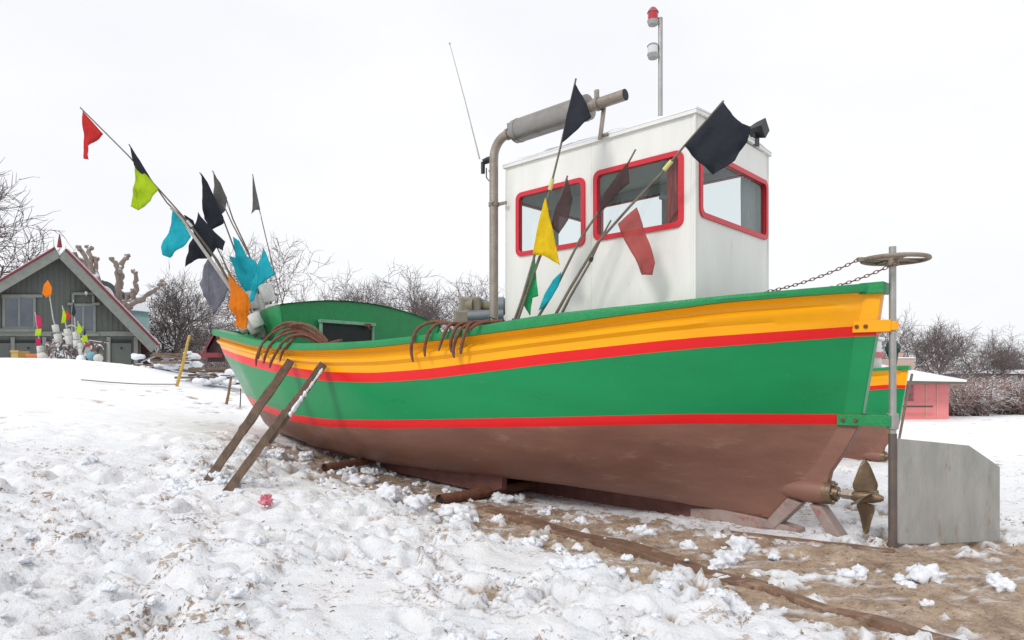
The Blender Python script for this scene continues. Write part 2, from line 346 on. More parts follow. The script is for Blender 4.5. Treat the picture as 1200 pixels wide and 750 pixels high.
def build_ground():
    ux = np.arange(-5.0, 5.0001, .0092); uy = np.arange(-1.4, 5.3, .0085)
    xs = 3.2 * np.sinh(ux); ys = 4.2 + 3.2 * np.sinh(uy)
    X, Y = np.meshgrid(xs, ys); nx, ny = len(xs), len(ys)
    Z, sand, churn = ground_fields(X, Y)
    V = np.stack([X, Y, Z], -1).reshape(-1, 3).astype(np.float32)
    i = np.arange(ny - 1)[:, None] * nx + np.arange(nx - 1)[None, :]
    Q = np.stack([i, i + 1, i + nx + 1, i + nx], -1).reshape(-1, 4).astype(np.int32)
    me = bpy.data.meshes.new('snowy_beach')
    me.vertices.add(len(V)); me.vertices.foreach_set('co', V.ravel())
    me.loops.add(Q.size); me.loops.foreach_set('vertex_index', Q.ravel())
    me.polygons.add(len(Q)); me.polygons.foreach_set('loop_start', np.arange(0, Q.size, 4, dtype=np.int32))
    me.polygons.foreach_set('loop_total', np.full(len(Q), 4, np.int32))
    me.polygons.foreach_set('use_smooth', np.ones(len(Q), bool))
    me.update(calc_edges=True)
    at = me.attributes.new('sand', 'FLOAT', 'POINT'); at.data.foreach_set('value', sand.ravel().astype(np.float32))
    at = me.attributes.new('churn', 'FLOAT', 'POINT'); at.data.foreach_set('value', churn.ravel().astype(np.float32))
    m = bpy.data.materials.new('snow_and_sand'); m.use_nodes = True; t = m.node_tree; N = t.nodes; l = t.links.new
    b = N['Principled BSDF']; me.materials.append(m)
    tcn = N.new('ShaderNodeTexCoord')
    def noise(sc, det=6, ro=.6):
        n = N.new('ShaderNodeTexNoise'); n.inputs['Scale'].default_value = sc; n.inputs['Detail'].default_value = det
        n.inputs['Roughness'].default_value = ro; l(tcn.outputs['Object'], n.inputs[0]); return n.outputs['Fac']
    def ramp(src, p0, c0, p1, c1):
        r = N.new('ShaderNodeValToRGB'); e = r.color_ramp.elements
        e[0].position = p0; e[0].color = c0; e[1].position = p1; e[1].color = c1; l(src, r.inputs[0]); return r.outputs[0]
    def mix(f, a, c, bt='MIX'):
        n = N.new('ShaderNodeMixRGB'); n.blend_type = bt
        for k, s in ((0, f), (1, a), (2, c)):
            if isinstance(s, (int, float)): n.inputs[k].default_value = s
            elif isinstance(s, tuple): n.inputs[k].default_value = s
            else: l(s, n.inputs[k])
        return n.outputs[0]
    def math_(op, a, c):
        n = N.new('ShaderNodeMath'); n.operation = op
        for k, s in ((0, a), (1, c)):
            if isinstance(s, (int, float)): n.inputs[k].default_value = s
            else: l(s, n.inputs[k])
        return n.outputs[0]
    sa = N.new('ShaderNodeAttribute'); sa.attribute_name = 'sand'
    ch = N.new('ShaderNodeAttribute'); ch.attribute_name = 'churn'
    snow = ramp(noise(5), .35, (.85, .88, .92, 1), .65, (.92, .92, .93, 1))
    sandc = ramp(noise(5, 9, .75), .35, (.24, .16, .11, 1), .65, (.60, .465, .345, 1))
    sandc = mix(ramp(noise(60, 4), .58, (0, 0, 0, 1), .66, (.8, .8, .8, 1)), sandc, (.10, .065, .04, 1))
    sandc = mix(ramp(noise(14, 8, .75), .60, (0, 0, 0, 1), .66, (.85,) * 3 + (1,)), sandc, (.74, .74, .76, 1))
    mpf = N.new('ShaderNodeMapping'); mpf.inputs['Rotation'].default_value = (0, 0, RAD(43)); mpf.inputs['Scale'].default_value = (.55, 2.2, 1); l(tcn.outputs['Object'], mpf.inputs[0])
    nf = N.new('ShaderNodeTexNoise'); nf.inputs['Scale'].default_value = 2.4; nf.inputs['Detail'].default_value = 10; nf.inputs['Roughness'].default_value = .72; l(mpf.outputs[0], nf.inputs[0])
    sandc = mix(ramp(nf.outputs['Fac'], .53, (0, 0, 0, 1), .63, (.85,) * 3 + (1,)), sandc, (.70, .71, .74, 1))
    # grit and sand kicked over the trodden snow
    s1 = ramp(noise(2.6, 9, .72),   .515, (0, 0, 0, 1), .55, (1, 1, 1, 1))
    s2 = ramp(noise(26, 5, .65), .50, (0, 0, 0, 1), .58, (1, 1, 1, 1))
    sp = math_('MULTIPLY', math_('MULTIPLY', s1, s2), ch.outputs['Fac'])
    lowf = ramp(noise(.9, 3, .5), .40, (.08, .08, .08, 1), .58, (1, 1, 1, 1))
    s3 = ramp(noise(45, 4, .6), .655, (0, 0, 0, 1), .68, (.8, .8, .8, 1))
    sp = math_('MAXIMUM', sp, math_('MULTIPLY', s3, ch.outputs['Fac']))
    s4 = ramp(noise(4.4, 9, .7), .61, (0, 0, 0, 1), .625, (.8, .8, .8, 1))
    sp = math_('MAXIMUM', sp, math_('MULTIPLY', s4, ch.outputs['Fac']))
    dirtc = ramp(noise(17, 5), .35, (.12, .075, .045, 1), .65, (.46, .31, .18, 1))
    snow = mix(math_('MULTIPLY', sp, math_('MULTIPLY', lowf, .95)), snow, dirtc)
    colr = mix(sa.outputs['Fac'], snow, sandc)
    l(colr, b.inputs['Base Color'])
    b.inputs['Roughness'].default_value = .75; b.inputs['Specular IOR Level'].default_value = .25
    bp = N.new('ShaderNodeBump'); bp.inputs['Strength'].default_value = .75; bp.inputs['Distance'].default_value = .035
    h = math_('ADD', math_('MULTIPLY', noise(30, 8, .7), .8), math_('MULTIPLY', noise(95, 4, .6), .25))
    hn = math_('MULTIPLY', h, math_('ADD', ch.outputs['Fac'], .15))
    l(hn, bp.inputs['Height']); l(bp.outputs[0], b.inputs['Normal'])
    o = bpy.data.objects.new('snowy_beach', me); COL.objects.link(o); tag(o, kind='structure')
build_ground()

# loose lumps of snow on the beach
def snow_lumps():
    mb = MB(); r = random.Random(3)
    def lump(X, Y, s):
        z = gz(X, Y); k = r.randint(3, 8)
        for j in range(k):
            c = (X + r.uniform(-.8, .8) * s, Y + r.uniform(-.8, .8) * s, z + s * r.uniform(-.1, .35))
            n0 = len(mb.v); rr = s * r.uniform(.45, .9)
            mb.sphere(c, rr, 12, 9, (1, 1, .8))
            for i in range(n0, len(mb.v)):
                p = Vector(mb.v[i]); d = MN.noise(p * (1.1 / rr)) * .75 + MN.noise(p * (2.6 / rr)) * .55 + MN.noise(p * (6 / rr)) * .2
                mb.v[i] = tuple(Vector(c) + (p - Vector(c)) * (1 + d))
    spots = []
    for i in range(95):        # along the seaward and landward rim of the sand strip
        t = r.uniform(-1.0, 6.0); q = 1.35 + .1 * (2 - t) + r.choice((1, 1, -.7)) * (.55 + .1 * (2.5 - t)) + r.gauss(0, .16)
        p = BP(t, q, 0); spots.append((p.x, p.y, abs(r.gauss(0, .034)) + .015))
    for i in range(330):
        Y = 2.6 + 8 * r.random()**1.5; X = r.uniform(-.8, .42) * Y
        t, q = boat_uv(X, Y)
        if -1.5 < q < 1.3 and t > -1: continue
        if X < -3.2 and Y > 7.5: continue
        spots.append((X, Y, abs(r.gauss(0, .018)) + .008))
    for i in range(45): spots.append((r.gauss(-2.75, .3), r.gauss(6.35, .28), r.uniform(.02, .055)))
    for i in range(45): spots.append((r.gauss(-2.3, .55), r.gauss(8.2, .4), r.uniform(.02, .06)))
    for i in range(40): spots.append((r.gauss(-1.3, .5), r.gauss(7.0, .25), r.uniform(.015, .045)))
    for X, Y, s in spots: lump(X, Y, s)
    o = mb.build('snow_lumps', SNOWM, None, smooth=80); tag(o, 'loose lumps of trodden snow scattered over the beach', 'snow', kind='stuff')
snow_lumps()
def litter():
    mb = MB(); r = random.Random(11)
    for i in range(900):
        Y = 2.6 + 9 * r.random()**1.4; X = r.uniform(-.8, .75) * Y
        if X < -3.4 and Y > 7.5: continue
        if MN.noise(Vector((X * 1.3, Y * 1.3, 0))) < .02: continue
        z = gz(X, Y); a = r.uniform(0, pi); Ln = r.uniform(.006, .028); 
        d = Vector((cos(a), sin(a), r.uniform(-.2, .4))) * Ln
        p = Vector((X, Y, z + .003)); mb.tube([p - d, p + d * .1 + Vector((0, 0, .003)), p + d], [.002, r.uniform(.002, .006), .001], 4)
    o = mb.build('driftwood_scraps', mat('litter', (.10, .065, .04), .9, (.25, .17, .1), 30, .9)); tag(o, 'brown twigs and scraps strewn over the trodden snow', 'debris', kind='stuff')
litter()

# ================================================================== THE BOAT
T_SH = [(240,390),(259,394),(301,406),(346,411),(390,410),(440,407),(520,398),(600,387),(640,382.5),(700,373.5),(847,354.5),(940,347),(1037,341)]
T_RT = [(240,384),(259,388),(301,399),(346,402.5),(390,402),(440,399),(520,390),(600,375),(640,368.5),(700,362),(847,346.5),(940,338.5),(1037,330)]
T_YB = [(240,400),(262,409),(275,414),(299,421),(344,431),(382,436),(440,437),(501,432.5),(640,414),(800,396.5),(1006,382),(1040,379)]
T_R1 = [(240,405),(262,415),(275,422),(299,431),(344,441.5),(382,447),(440,448.5),(501,444.5),(640,427),(800,409.5),(1006,394),(1040,391)]
T_GB = [(270,450),(285,461),(292,465),(309,474),(340,485),(379,491),(450,492.5),(640,489),(805,485),(987,485.5),(1040,486)]
T_R2 = [(270,456),(288,469),(300,476),(320,486),(340,493),(379,500),(450,502.5),(640,500),(805,496.5),(991,497.5),(1040,498)]
T_BM = [(280,480),(310,494),(340,508),(379,517),(450,527),(640,536),(805,544),(900,550),(990,550)]
T_BL = [(300,492),(323,506),(379,526),(448,543),(520,552),(600,561),(640,565),(764,582),(847,594),(921,606),(990,600)]
def img(p): return CX + F * p.x / p.y
UU = np.concatenate([np.linspace(0, .1, 26)[:-1], np.linspace(.1, .85, 90)[:-1], np.linspace(.85, 1, 40)])
RB_U = [0, .01, .03, .06, .1, .15, .2, .3, .45, .6, .72, .80, .87, .92, .96, .985, 1]
RB_B = [.05, .20, .43, .68, .91, 1.10, 1.24, 1.44, 1.6, 1.62, 1.52, 1.35, 1.05, .74, .42, .20, .05]
LB_U = [0, .05, .12, .2, .3, .45, .6, .72, .82, .9, .96, 1]
LB_B = [.05, .40, .86, 1.15, 1.36, 1.52, 1.54, 1.38, 1.05, .64, .28, .04]
BB_U = [0, .06, .14, .25, .4, .55, .7, .82, .92, 1]
BB_B = [.04, .12, .42, .78, 1.02, 1.06, .86, .48, .16, .03]
def smooth_interp(u, xs, ys):
    """monotone-looking smooth table lookup"""
    y = np.interp(np.linspace(0, 1, 801), xs, ys)
    k = np.exp(-np.linspace(-2, 2, 33)**2); k /= k.sum()
    yp = np.r_[2 * y[0] - y[16:0:-1], y, 2 * y[-1] - y[-2:-18:-1]]
    return np.interp(u, np.linspace(0, 1, 801), np.convolve(yp, k, 'valid'))
curves = []   # (name, t0, L, breadth array, table)
rb = smooth_interp(UU, RB_U, RB_B); lb = smooth_interp(UU, LB_U, LB_B); bb = smooth_interp(UU, BB_U, BB_B)
rb[0] = lb[0] = .055; bb[0] = .055; rb[-1] = lb[-1] = bb[-1] = .03
mixb = lambda f: rb * (1 - f) + lb * f
SPEC = [(-.02 + .13, 11.0, mixb(0), T_SH), (.16, 10.86, mixb(.16), T_YB), (.18, 10.8, mixb(.24), T_R1),
        (.26, 10.30, mixb(.92), T_GB), (.29, 10.18, mixb(1.0) * .985, T_R2), (.50, 9.98, lb * .55 + bb * .45, T_BM),
        (.75, 9.72, bb * .80, T_BL)]
PC = []       # per curve: list of (t, b, z)
for (t0, Lk, b, T) in SPEC:
    row = []
    xs = [a for a, _ in T]; ys = [a for _, a in T]
    for i, u in enumerate(UU):
        t = t0 + u * (Lk - t0); p = BP(t, b[i], 0)
        y = np.interp(img(p), xs, ys); row.append([t, b[i], CAMH + (H - y) / F * p.y])
    row = np.array(row)
    # slight smoothing of the height along the hull
    z = row[:, 2].copy()
    for _ in range(6): z[1:-1] = .25 * z[:-2] + .5 * z[1:-1] + .25 * z[2:]
    row[:, 2] = z; PC.append(row)
# keel line on the centreline
kr = PC[-1].copy(); kr[:, 1] = .045; kr[:, 2] = kr[:, 2] - .07 * np.clip(np.sin(pi * UU) * 1.4, 0, 1)
PC.append(kr)
PC = np.array(PC)                       # [8 curves][n stations][t,b,z]
SHEER = PC[0]
def rail_z_top():
    xs = [a for a, _ in T_RT]; ys = [a for _, a in T_RT]; z = []
    for t, b, zz in SHEER:
        p = BP(t, b + .03, 0); z.append(CAMH + (H - np.interp(img(p), xs, ys)) / F * p.y)
    z = np.array(z)
    for _ in range(6): z[1:-1] = .25 * z[:-2] + .5 * z[1:-1] + .25 * z[2:]
    return np.maximum(z, SHEER[:, 2] + .05)
RT = rail_z_top()

boat = empty('fishing_boat', BP(4.5, 0, 0.05), 'wooden fishing boat painted green, yellow and red with white wheelhouse, hauled up on the beach', 'boat')

def catmull(P, k, s):
    p0 = P[max(k - 1, 0)]; p1 = P[k]; p2 = P[k + 1]; p3 = P[min(k + 2, len(P) - 1)]
    return .5 * ((2 * p1) + (-p0 + p2) * s + (2 * p0 - 5 * p1 + 4 * p2 - p3) * s * s + (-p0 + 3 * p1 - 3 * p2 + p3) * s**3)
def hull_rows():
    rows = []; mats = []
    sub = [7, 1, 4, 1, 3, 4, 3]; bandmat = [0, 1, 2, 1, 3, 3, 3]
    for k in range(7):
        for j in range(sub[k]):
            s = j / sub[k]
            if k == 0:      # moulded yellow top strake
                r = PC[0] * (1 - s) + PC[1] * s; r = r.copy()
                off = np.interp(s, [0, .14, .30, .44, .56, .72, 1], [-.03, -.055, -.045, .034, .028, -.004, 0])
                r[:, 1] += off * np.clip(rb * 2.2, 0, 1)
            elif k in (1, 2): r = PC[k] * (1 - s) + PC[k + 1] * s; 
            else: r = catmull(PC, k, s)
            rows.append(r); mats.append(bandmat[k])
    rows.append(PC[7]); return rows, mats
def hull_mesh():
    rows, mats = hull_rows(); mb = MB(); n = len(UU)
    for sgn in (1, -1):
        V = []
        for r in rows:
            for t, b, z in r: V.append(BP(t, sgn * b, z))
        n0 = len(mb.v); mb.v += [tuple(v) for v in V]
        for j in range(len(rows) - 1):
            for i in range(n - 1):
                q = (n0 + j * n + i, n0 + j * n + i + 1, n0 + (j + 1) * n + i + 1, n0 + (j + 1) * n + i)
                mb.f.append(q if sgn < 0 else q[::-1]); mb.m.append(mats[j])
    # close the bow stem
    N2 = len(rows) * n
    for j in range(len(rows) - 1):
        a = j * n + n - 1; b = (j + 1) * n + n - 1
        mb.f.append((a, b, b + N2, a + N2)); mb.m.append(mats[j])
        a = j * n; b = (j + 1) * n
        mb.f.append((a, a + N2, b + N2, b)); mb.m.append(mats[j])
    return mb
hull = hull_mesh().build('hull', [YEL, RED, GRN, BRN], boat, smooth=28)
# sternpost: straight piece aft of the planking
def sternpost():
    mb = MB()
    # (aft column in photo, row) of the post's aft edge ; t measured on the centreline
    prof = [(1036, 336), (1029, 385), (1028, 394), (1012, 486), (1009, 498), (991, 530), (975, 553), (972, 566)]
    ins = [(1004, 336), (1003, 385), (1002, 394), (980, 486), (976, 498), (950, 530), (925, 553), (905, 575)]
    def T(x): return (2.9 - (x - CX) / F * 5.33) / (.731 + .682 * (x - CX) / F)
    ring = []
    for (xa, ya), (xi, yi) in zip(prof, ins):
        ta, ti = T(xa), T(xi); d = (S + A * ta).y; z = CAMH + (H - ya) / F * d
        ring.append([BP(ta, .045, z), BP(ti, .06 + (ti - ta) * .06, z), BP(ti, -.06 - (ti - ta) * .06, z), BP(ta, -.045, z)])
    bm = [0, 1, 2, 1, 3, 3, 3]
    V = [p for r in ring for p in r]; mb.v += [tuple(v) for v in V]
    for j in range(len(ring) - 1):
        for k in range(4):
            a = j * 4 + k; b = j * 4 + (k + 1) % 4
            mb.f.append((a, b, b + 4, a + 4)); mb.m.append(bm[j])
    mb.f.append((0, 1, 2, 3)[::-1]); mb.m.append(0)
    e = (len(ring) - 1) * 4; mb.f.append((e, e + 1, e + 2, e + 3)); mb.m.append(3)
    return mb
sternpost().build('sternpost', [YEL, RED, GRN, BRN], boat, smooth=30, bevel=.008)

# rail cap
def rail():
    mb = MB(); n = len(UU)
    prof_o = [(.045, 0.0), (.052, .5), (.045, 1.0), (-.11, 1.02), (-.11, 0.0)]
    for sgn in (1, -1):
        V = []
        for i, (t, b, z) in enumerate(SHEER):
            j0 = max(i - 1, 0); j1 = min(i + 1, n - 1)
            dt = SHEER[j1][0] - SHEER[j0][0]; db = SHEER[j1][1] - SHEER[j0][1]; Ln = math.hypot(dt, db)
            nt_, nb = -db / Ln, dt / Ln
            for o, hgt in prof_o:
                zz = z + (RT[i] - z) * hgt
                bb_ = max(b + nb * o, .0); tt = t + nt_ * o
                V.append(BP(tt, sgn * bb_, zz))
        m = len(prof_o); n0 = len(mb.v); mb.v += [tuple(v) for v in V]
        for i in range(n - 1):
            for k in range(m):
                k2 = (k + 1) % m; q = (n0 + i * m + k, n0 + i * m + k2, n0 + (i + 1) * m + k2, n0 + (i + 1) * m + k)
                mb.f.append(q if sgn > 0 else q[::-1]); mb.m.append(0)
        mb.f.append(tuple(n0 + k for k in range(m))); mb.m.append(0)
        e = n0 + (n - 1) * m; mb.f.append(tuple(e + k for k in range(m))); mb.m.append(0)
    # stern end block and breasthook plate at the bow
    zt = RT[0]; mb.box(BP(.06, 0, zt - .04), A * .085, PT * .10, (0, 0, .042))
    zb = RT[-1]; mb.prism([BP(10.45, .58, zb + .0), BP(10.8, .30, zb), BP(11.03, 0, zb + .01), BP(10.8, -.30, zb), BP(10.45, -.58, zb)], (0, 0, .035))
    return mb
rail().build('rail', RAILG, boat, smooth=30)
# inner bulwark lining and deck
def lining():
    mb = MB(); n = len(UU)
    for sgn in (1, -1):
        V = []
        for i, (t, b, z) in enumerate(SHEER):
            bi = max(b - .07, 0); f = min(1, .5 / max(.05, z - PC[3][i][2])); t3, b3, z3 = SHEER[i] * (1 - f) + PC[3][i] * f
            V += [BP(t, sgn * bi, z + .01), BP(min(max(t3, .5), 10.0), sgn * max(b3 - .16, 0), z3)]
        n0 = len(mb.v); mb.v += [tuple(v) for v in V]
        for i in range(n - 1): mb.f.append((n0 + 2*i, n0 + 2*i + 1, n0 + 2*i + 3, n0 + 2*i + 2)); mb.m.append(0)
    return mb
lining().build('bulwark_lining', RAILG, boat)
mb = MB(); n = len(UU); V = []
for sgn in (1, -1):
    for i, (t, b, z) in enumerate(SHEER):
        f = min(1, .4 / max(.05, z - PC[3][i][2])); t3, b3, z3 = SHEER[i] * (1 - f) + PC[3][i] * f
        V.append(BP(min(max(t3, .5), 10.0), sgn * max(b3 - .13, 0), z3))
mb.v = [tuple(v) for v in V]
for i in range(n - 1): mb.f.append((i, i + 1, n + i + 1, n + i)); mb.m.append(0)
mb.build('deck', mat('deck_boards', (.22, .20, .17), .7, None, 6, .8), boat)
# keel, shoe, bilge keels
mb = MB(); ts = np.linspace(.95, 9.5, 40); V = []
for t in ts:
    zt = np.interp(t, kr[:, 0], kr[:, 2]) + .05; zb = np.interp(t, [0, 1.5, 3, 5, 7, 8.6, 9.5], [-.01, -.01, -.02, .02, .13, .26, .40])
    zb = min(zb, zt - .02); V += [BP(t, .055, zt), BP(t, .05, zb), BP(t, -.05, zb), BP(t, -.055, zt)]
mb.v = [tuple(v) for v in V]
for i in range(len(ts) - 1):
    for k in range(4): mb.f.append((i*4 + k, i*4 + (k+1) % 4, i*4 + 4 + (k+1) % 4, i*4 + 4 + k)); mb.m.append(0)
mb.f.append((0, 3, 2, 1)); e = (len(ts) - 1) * 4; mb.f.append((e, e+1, e+2, e+3)); mb.m += [0, 0]
mb.build('keel', KEEL, boat)
mb = MB()
mb.prism([BP(.62, .075, -.01), BP(1.62, .075, -.02), BP(1.62, .075, .10), BP(1.35, .075, .13), BP(.95, .075, .10), BP(.62, .075, .05)], PT * -.15)
mb.prism([BP(.95, .085, .02), BP(.83, .085, .02), BP(.60, .085, .27), BP(.72, .085, .30)], PT * -.17)
mb.prism([BP(.36, .08, -.02), BP(.24, .08, -.02), BP(.44, .08, .26), BP(.54, .08, .27)], PT * -.16)
mb.build('keel_shoe', SHOE, boat, bevel=.01)
for sgn in (1, -1):
    mb = MB(); ts = np.linspace(3.42, 7.3, 24); V = []
    for i, t in enumerate(ts):
        q = .70; zb = np.interp(t, [3.4, 3.5, 3.65, 5, 7.3], [.16, .10, .085, .14, .255]); zt = np.interp(t, PC[6][:, 0], PC[6][:, 2]) + .10
        zt = max(zt, zb + .02)
        V += [BP(t, sgn * (q + .03), zt), BP(t, sgn * (q + .04), zb + .02), BP(t, sgn * (q + .01), zb), BP(t, sgn * (q - .03), zb), BP(t, sgn * (q - .05), zt)]
    mb.v = [tuple(v) for v in V]; m = 5
    for i in range(len(ts) - 1):
        for k in range(m): mb.f.append((i*m + k, i*m + (k+1) % m, (i+1)*m + (k+1) % m, (i+1)*m + k)); mb.m.append(0)
    mb.f.append(tuple(range(m))); e = (len(ts) - 1) * m; mb.f.append(tuple(range(e, e + m))); mb.m += [0, 0]
    mb.build('bilge_keel', KEEL, boat)
# stern tube boss, shaft, propeller
zs = CAMH + (H - 577) / F * 5.6; zb_ = zs
mb = MB(); P = [BP(1.2, 0, zs + .04), BP(.92, 0, zs + .02), BP(.72, 0, zs + .005), BP(.52, 0, zs), BP(.44, 0, zs)]
mb.tube(P, [.02, .06, .098, .106, .10], 20); mb.build('stern_tube', BRN, boat, smooth=50)
mb = MB(); mb.tube([BP(.46, 0, zs), BP(.37, 0, zs)], [.10, .098], 20); mb.tube([BP(.37, 0, zs), BP(.33, 0, zs)], [.06, .055], 16)
for k in range(6):
    a = k * pi / 3; mb.tube([BP(.375, .078 * cos(a), zs + .078 * sin(a)), BP(.35, .078 * cos(a), zs + .078 * sin(a))], .011, 6)
mb.build('stern_gland', BRASS, boat)
mb = MB(); mb.tube([BP(.35, 0, zs), BP(.02, 0, zs - .01)], .026, 14); mb.tube([BP(.30, 0, zs), BP(.19, 0, zs)], .042, 6); mb.build('propeller_shaft', EXH, boat)
pc = BP(.13, 0, zs - .005)
pr_hub = MB(); pr_hub.tube([pc + A * .10, pc + A * .06, pc - A * .05, pc - A * .10, pc - A * .13], [.038, .050, .046, .032, .018], 16)
prop = pr_hub.build('propeller', BRASS, boat, smooth=60)
for k in range(4):
    ang = RAD(3 + 90 * k); rad_ = PT * sin(ang) + Vector((0, 0, cos(ang))); tan = PT * cos(ang) - Vector((0, 0, sin(ang)))
    mb = MB(); V = []; nr, ncx = 12, 8
    for i in range(nr + 1):
        s = i / nr; r = .05 + .25 * s; w = .105 * max(0, 1 - s)**.62 * (.75 + .25 * min(1, s * 5)) + .004
        pitch = RAD(62 - 36 * s)
        for side in (1, -1):
            for j in range(ncx + 1):
                c = (j / ncx - .5) * 2
                th = .011 * (1 - c * c) * (1 - .75 * s) + .001
                chord = tan * cos(pitch) + A * sin(pitch); nrm = tan * -sin(pitch) + A * cos(pitch)
                V.append(pc + rad_ * (r - .02 * c * c * s) + chord * (w * c) + nrm * (side * th + .02 * s * c))
    mb.v = [tuple(v) for v in V]; row = 2 * (ncx + 1)
    for i in range(nr):
        for side in (0, 1):
            for j in range(ncx):
                a = i * row + side * (ncx + 1) + j; mb.f.append((a, a + 1, a + row + 1, a + row)); mb.m.append(0)
        for j in (0, ncx):
            a = i * row + j; b = a + ncx + 1; mb.f.append((a, b, b + row, a + row)); mb.m.append(0)
    mb.build('blade', BRASS, prop, smooth=60)

# rudder with its stock, plate, straps and quadrant
SX = (2.9 - .5575 * 5.33) / (.731 + .682 * .5575); ST = BP(SX, 0, 0)
rd = empty('rudder_tmp', (0, 0, 0)); bpy.data.objects.remove(rd)
dR = ST.y
def RZ(y, d=None): return CAMH + (H - y) / F * (d or dR)
mb = MB(); mb.tube([Vector((ST.x, ST.y, RZ(649))), Vector((ST.x, ST.y, RZ(289)))], .026, 16)
rudder = mb.build('rudder', GALV, boat)
V = [(1042, 513, 0), (1090, 517.5, .03), (1135, 522, .06), (1171, 547, .09), (1171, 633, .09), (1110, 637, .05), (1042, 637, 0)]
mb = MB(); pl = [Vector(((x - CX) / F * (dR + dd), dR + dd, CAMH + (H - y) / F * (dR + dd))) for x, y, dd in V]
nrm = Vector((-.1, 1, 0)).normalized(); mb.prism([p - nrm * .007 for p in pl], nrm * .014)
mb.build('blade_plate', RUDD, rudder, bevel=.002)
mb = MB(); mb.tube([pl[0] + Vector((.012, -.012, 0)), pl[-1] + Vector((.012, -.012, 0))], .007, 6); mb.build('weld_bead', RUST, rudder)
mb = MB(); mb.tube([Vector((ST.x, ST.y, RZ(508))), Vector((ST.x, ST.y, RZ(640)))], .031, 14); mb.tube([Vector((ST.x, ST.y, RZ(636))), Vector((ST.x, ST.y, RZ(650)))], .040, 14)
mb.build('stock_sleeve', mat('dark_worn_steel', (.12, .11, .105), .6, (.2, .15, .12), 9, .9, metal=.4), rudder)
# quadrant (steering disc) seen from below
zq = RZ(304); q0 = Vector((ST.x, ST.y, zq)); mb = MB(); poly = []
for k in range(28):
    a = 2 * pi * k / 28; r = .235
    poly.append(q0 + Vector((.02 + cos(a) * r, sin(a) * r * .9, 0)))
mb.tube(poly + [poly[0]], .017, 8, cap=False)
for a in (RAD(15), RAD(95), RAD(180), RAD(265)):
    e = q0 + Vector((.02 + cos(a) * .235, sin(a) * .21, 0)); mid = (q0 + e) / 2
    d = (e - q0); mb.box(mid, d / 2, d.cross(Vector((0, 0, 1))).normalized() * .022, (0, 0, .006))
mb.box(q0 + Vector((-.22, .0, 0)), (.05, 0, 0), (0, .02, 0), (0, 0, .014))
mb.tube([q0 + Vector((0, 0, -.05)), q0 + Vector((0, 0, .03))], .045, 14)
mb.prism([p + Vector((0, 0, .004)) for p in poly[:15]], (0, 0, .008))
mb.build('steering_quadrant', mat('quadrant_steel', (.33, .28, .23), .6, (.2, .15, .11), 9, .9, metal=.4, bump=.3), rudder)
# upper (yellow) and lower (green) straps holding the stock
def strap(y0, y1, x0, m1, name, hx):
    mb = MB(); t1 = (2.9 - (x0 - CX) / F * 5.33) / (.731 + .682 * (x0 - CX) / F)
    for sgn in (1, -1):
        zc = RZ((y0 + y1) / 2, 5.3); hh = (y1 - y0) / 2 / F * 5.3
        pA = BP(t1 - .02, sgn * .085, zc); pB = BP(SX, sgn * .048, zc)
        mb.box((pA + pB) / 2, (pB - pA) / 2, PT * .008, (0, 0, hh))
        for f in (.12, .36) if sgn > 0 else ():
            c = pA.lerp(pB, f); mb.tube([c + PT * .006, c + PT * .022], .017, 6, m=1)
    c = Vector((ST.x, ST.y, 0)); zc = RZ((y0 + y1) / 2)
    mb.tube([Vector((ST.x, ST.y, zc - hx)), Vector((ST.x, ST.y, zc + hx))], .042, 14, m=2)
    mb.build(name, [m1, RUST, GALV if name == 'lower_bracket' else m1], boat, bevel=.003)
strap(375, 389, 1000, YEL, 'upper_bracket', .035)
strap(487, 500, 982, RAILG, 'lower_bracket', .06)
# steering chains
def chain(P0, P1, sag, parent):
    mb = MB(); Ln = (P1 - P0).length; k = int(Ln / .032)
    for i in range(k):
        s = (i + .5) / k; c = P0.lerp(P1, s) - Vector((0, 0, sag * 4 * s * (1 - s)))
        s2 = s + .01; d = (P0.lerp(P1, s2) - Vector((0, 0, sag * 4 * s2 * (1 - s2))) - c).normalized()
        o = d.cross(Vector((0, 0, 1))).normalized(); o = o if i % 2 else d.cross(o).normalized()
        mb.tube([c + d * .022 * cos(a) + o * .011 * sin(a) for a in np.linspace(0, 2 * pi, 9)], .0038, 5, cap=False)
    mb.build('steering_chain', RUST, parent)
chain(q0 + Vector((-.26, 0, 0)), BP(.80, .35, 2.02), .03, boat)
chain(q0 + Vector((-.02, -.1, -.04)), BP(.42, .16, 2.02), .02, boat)

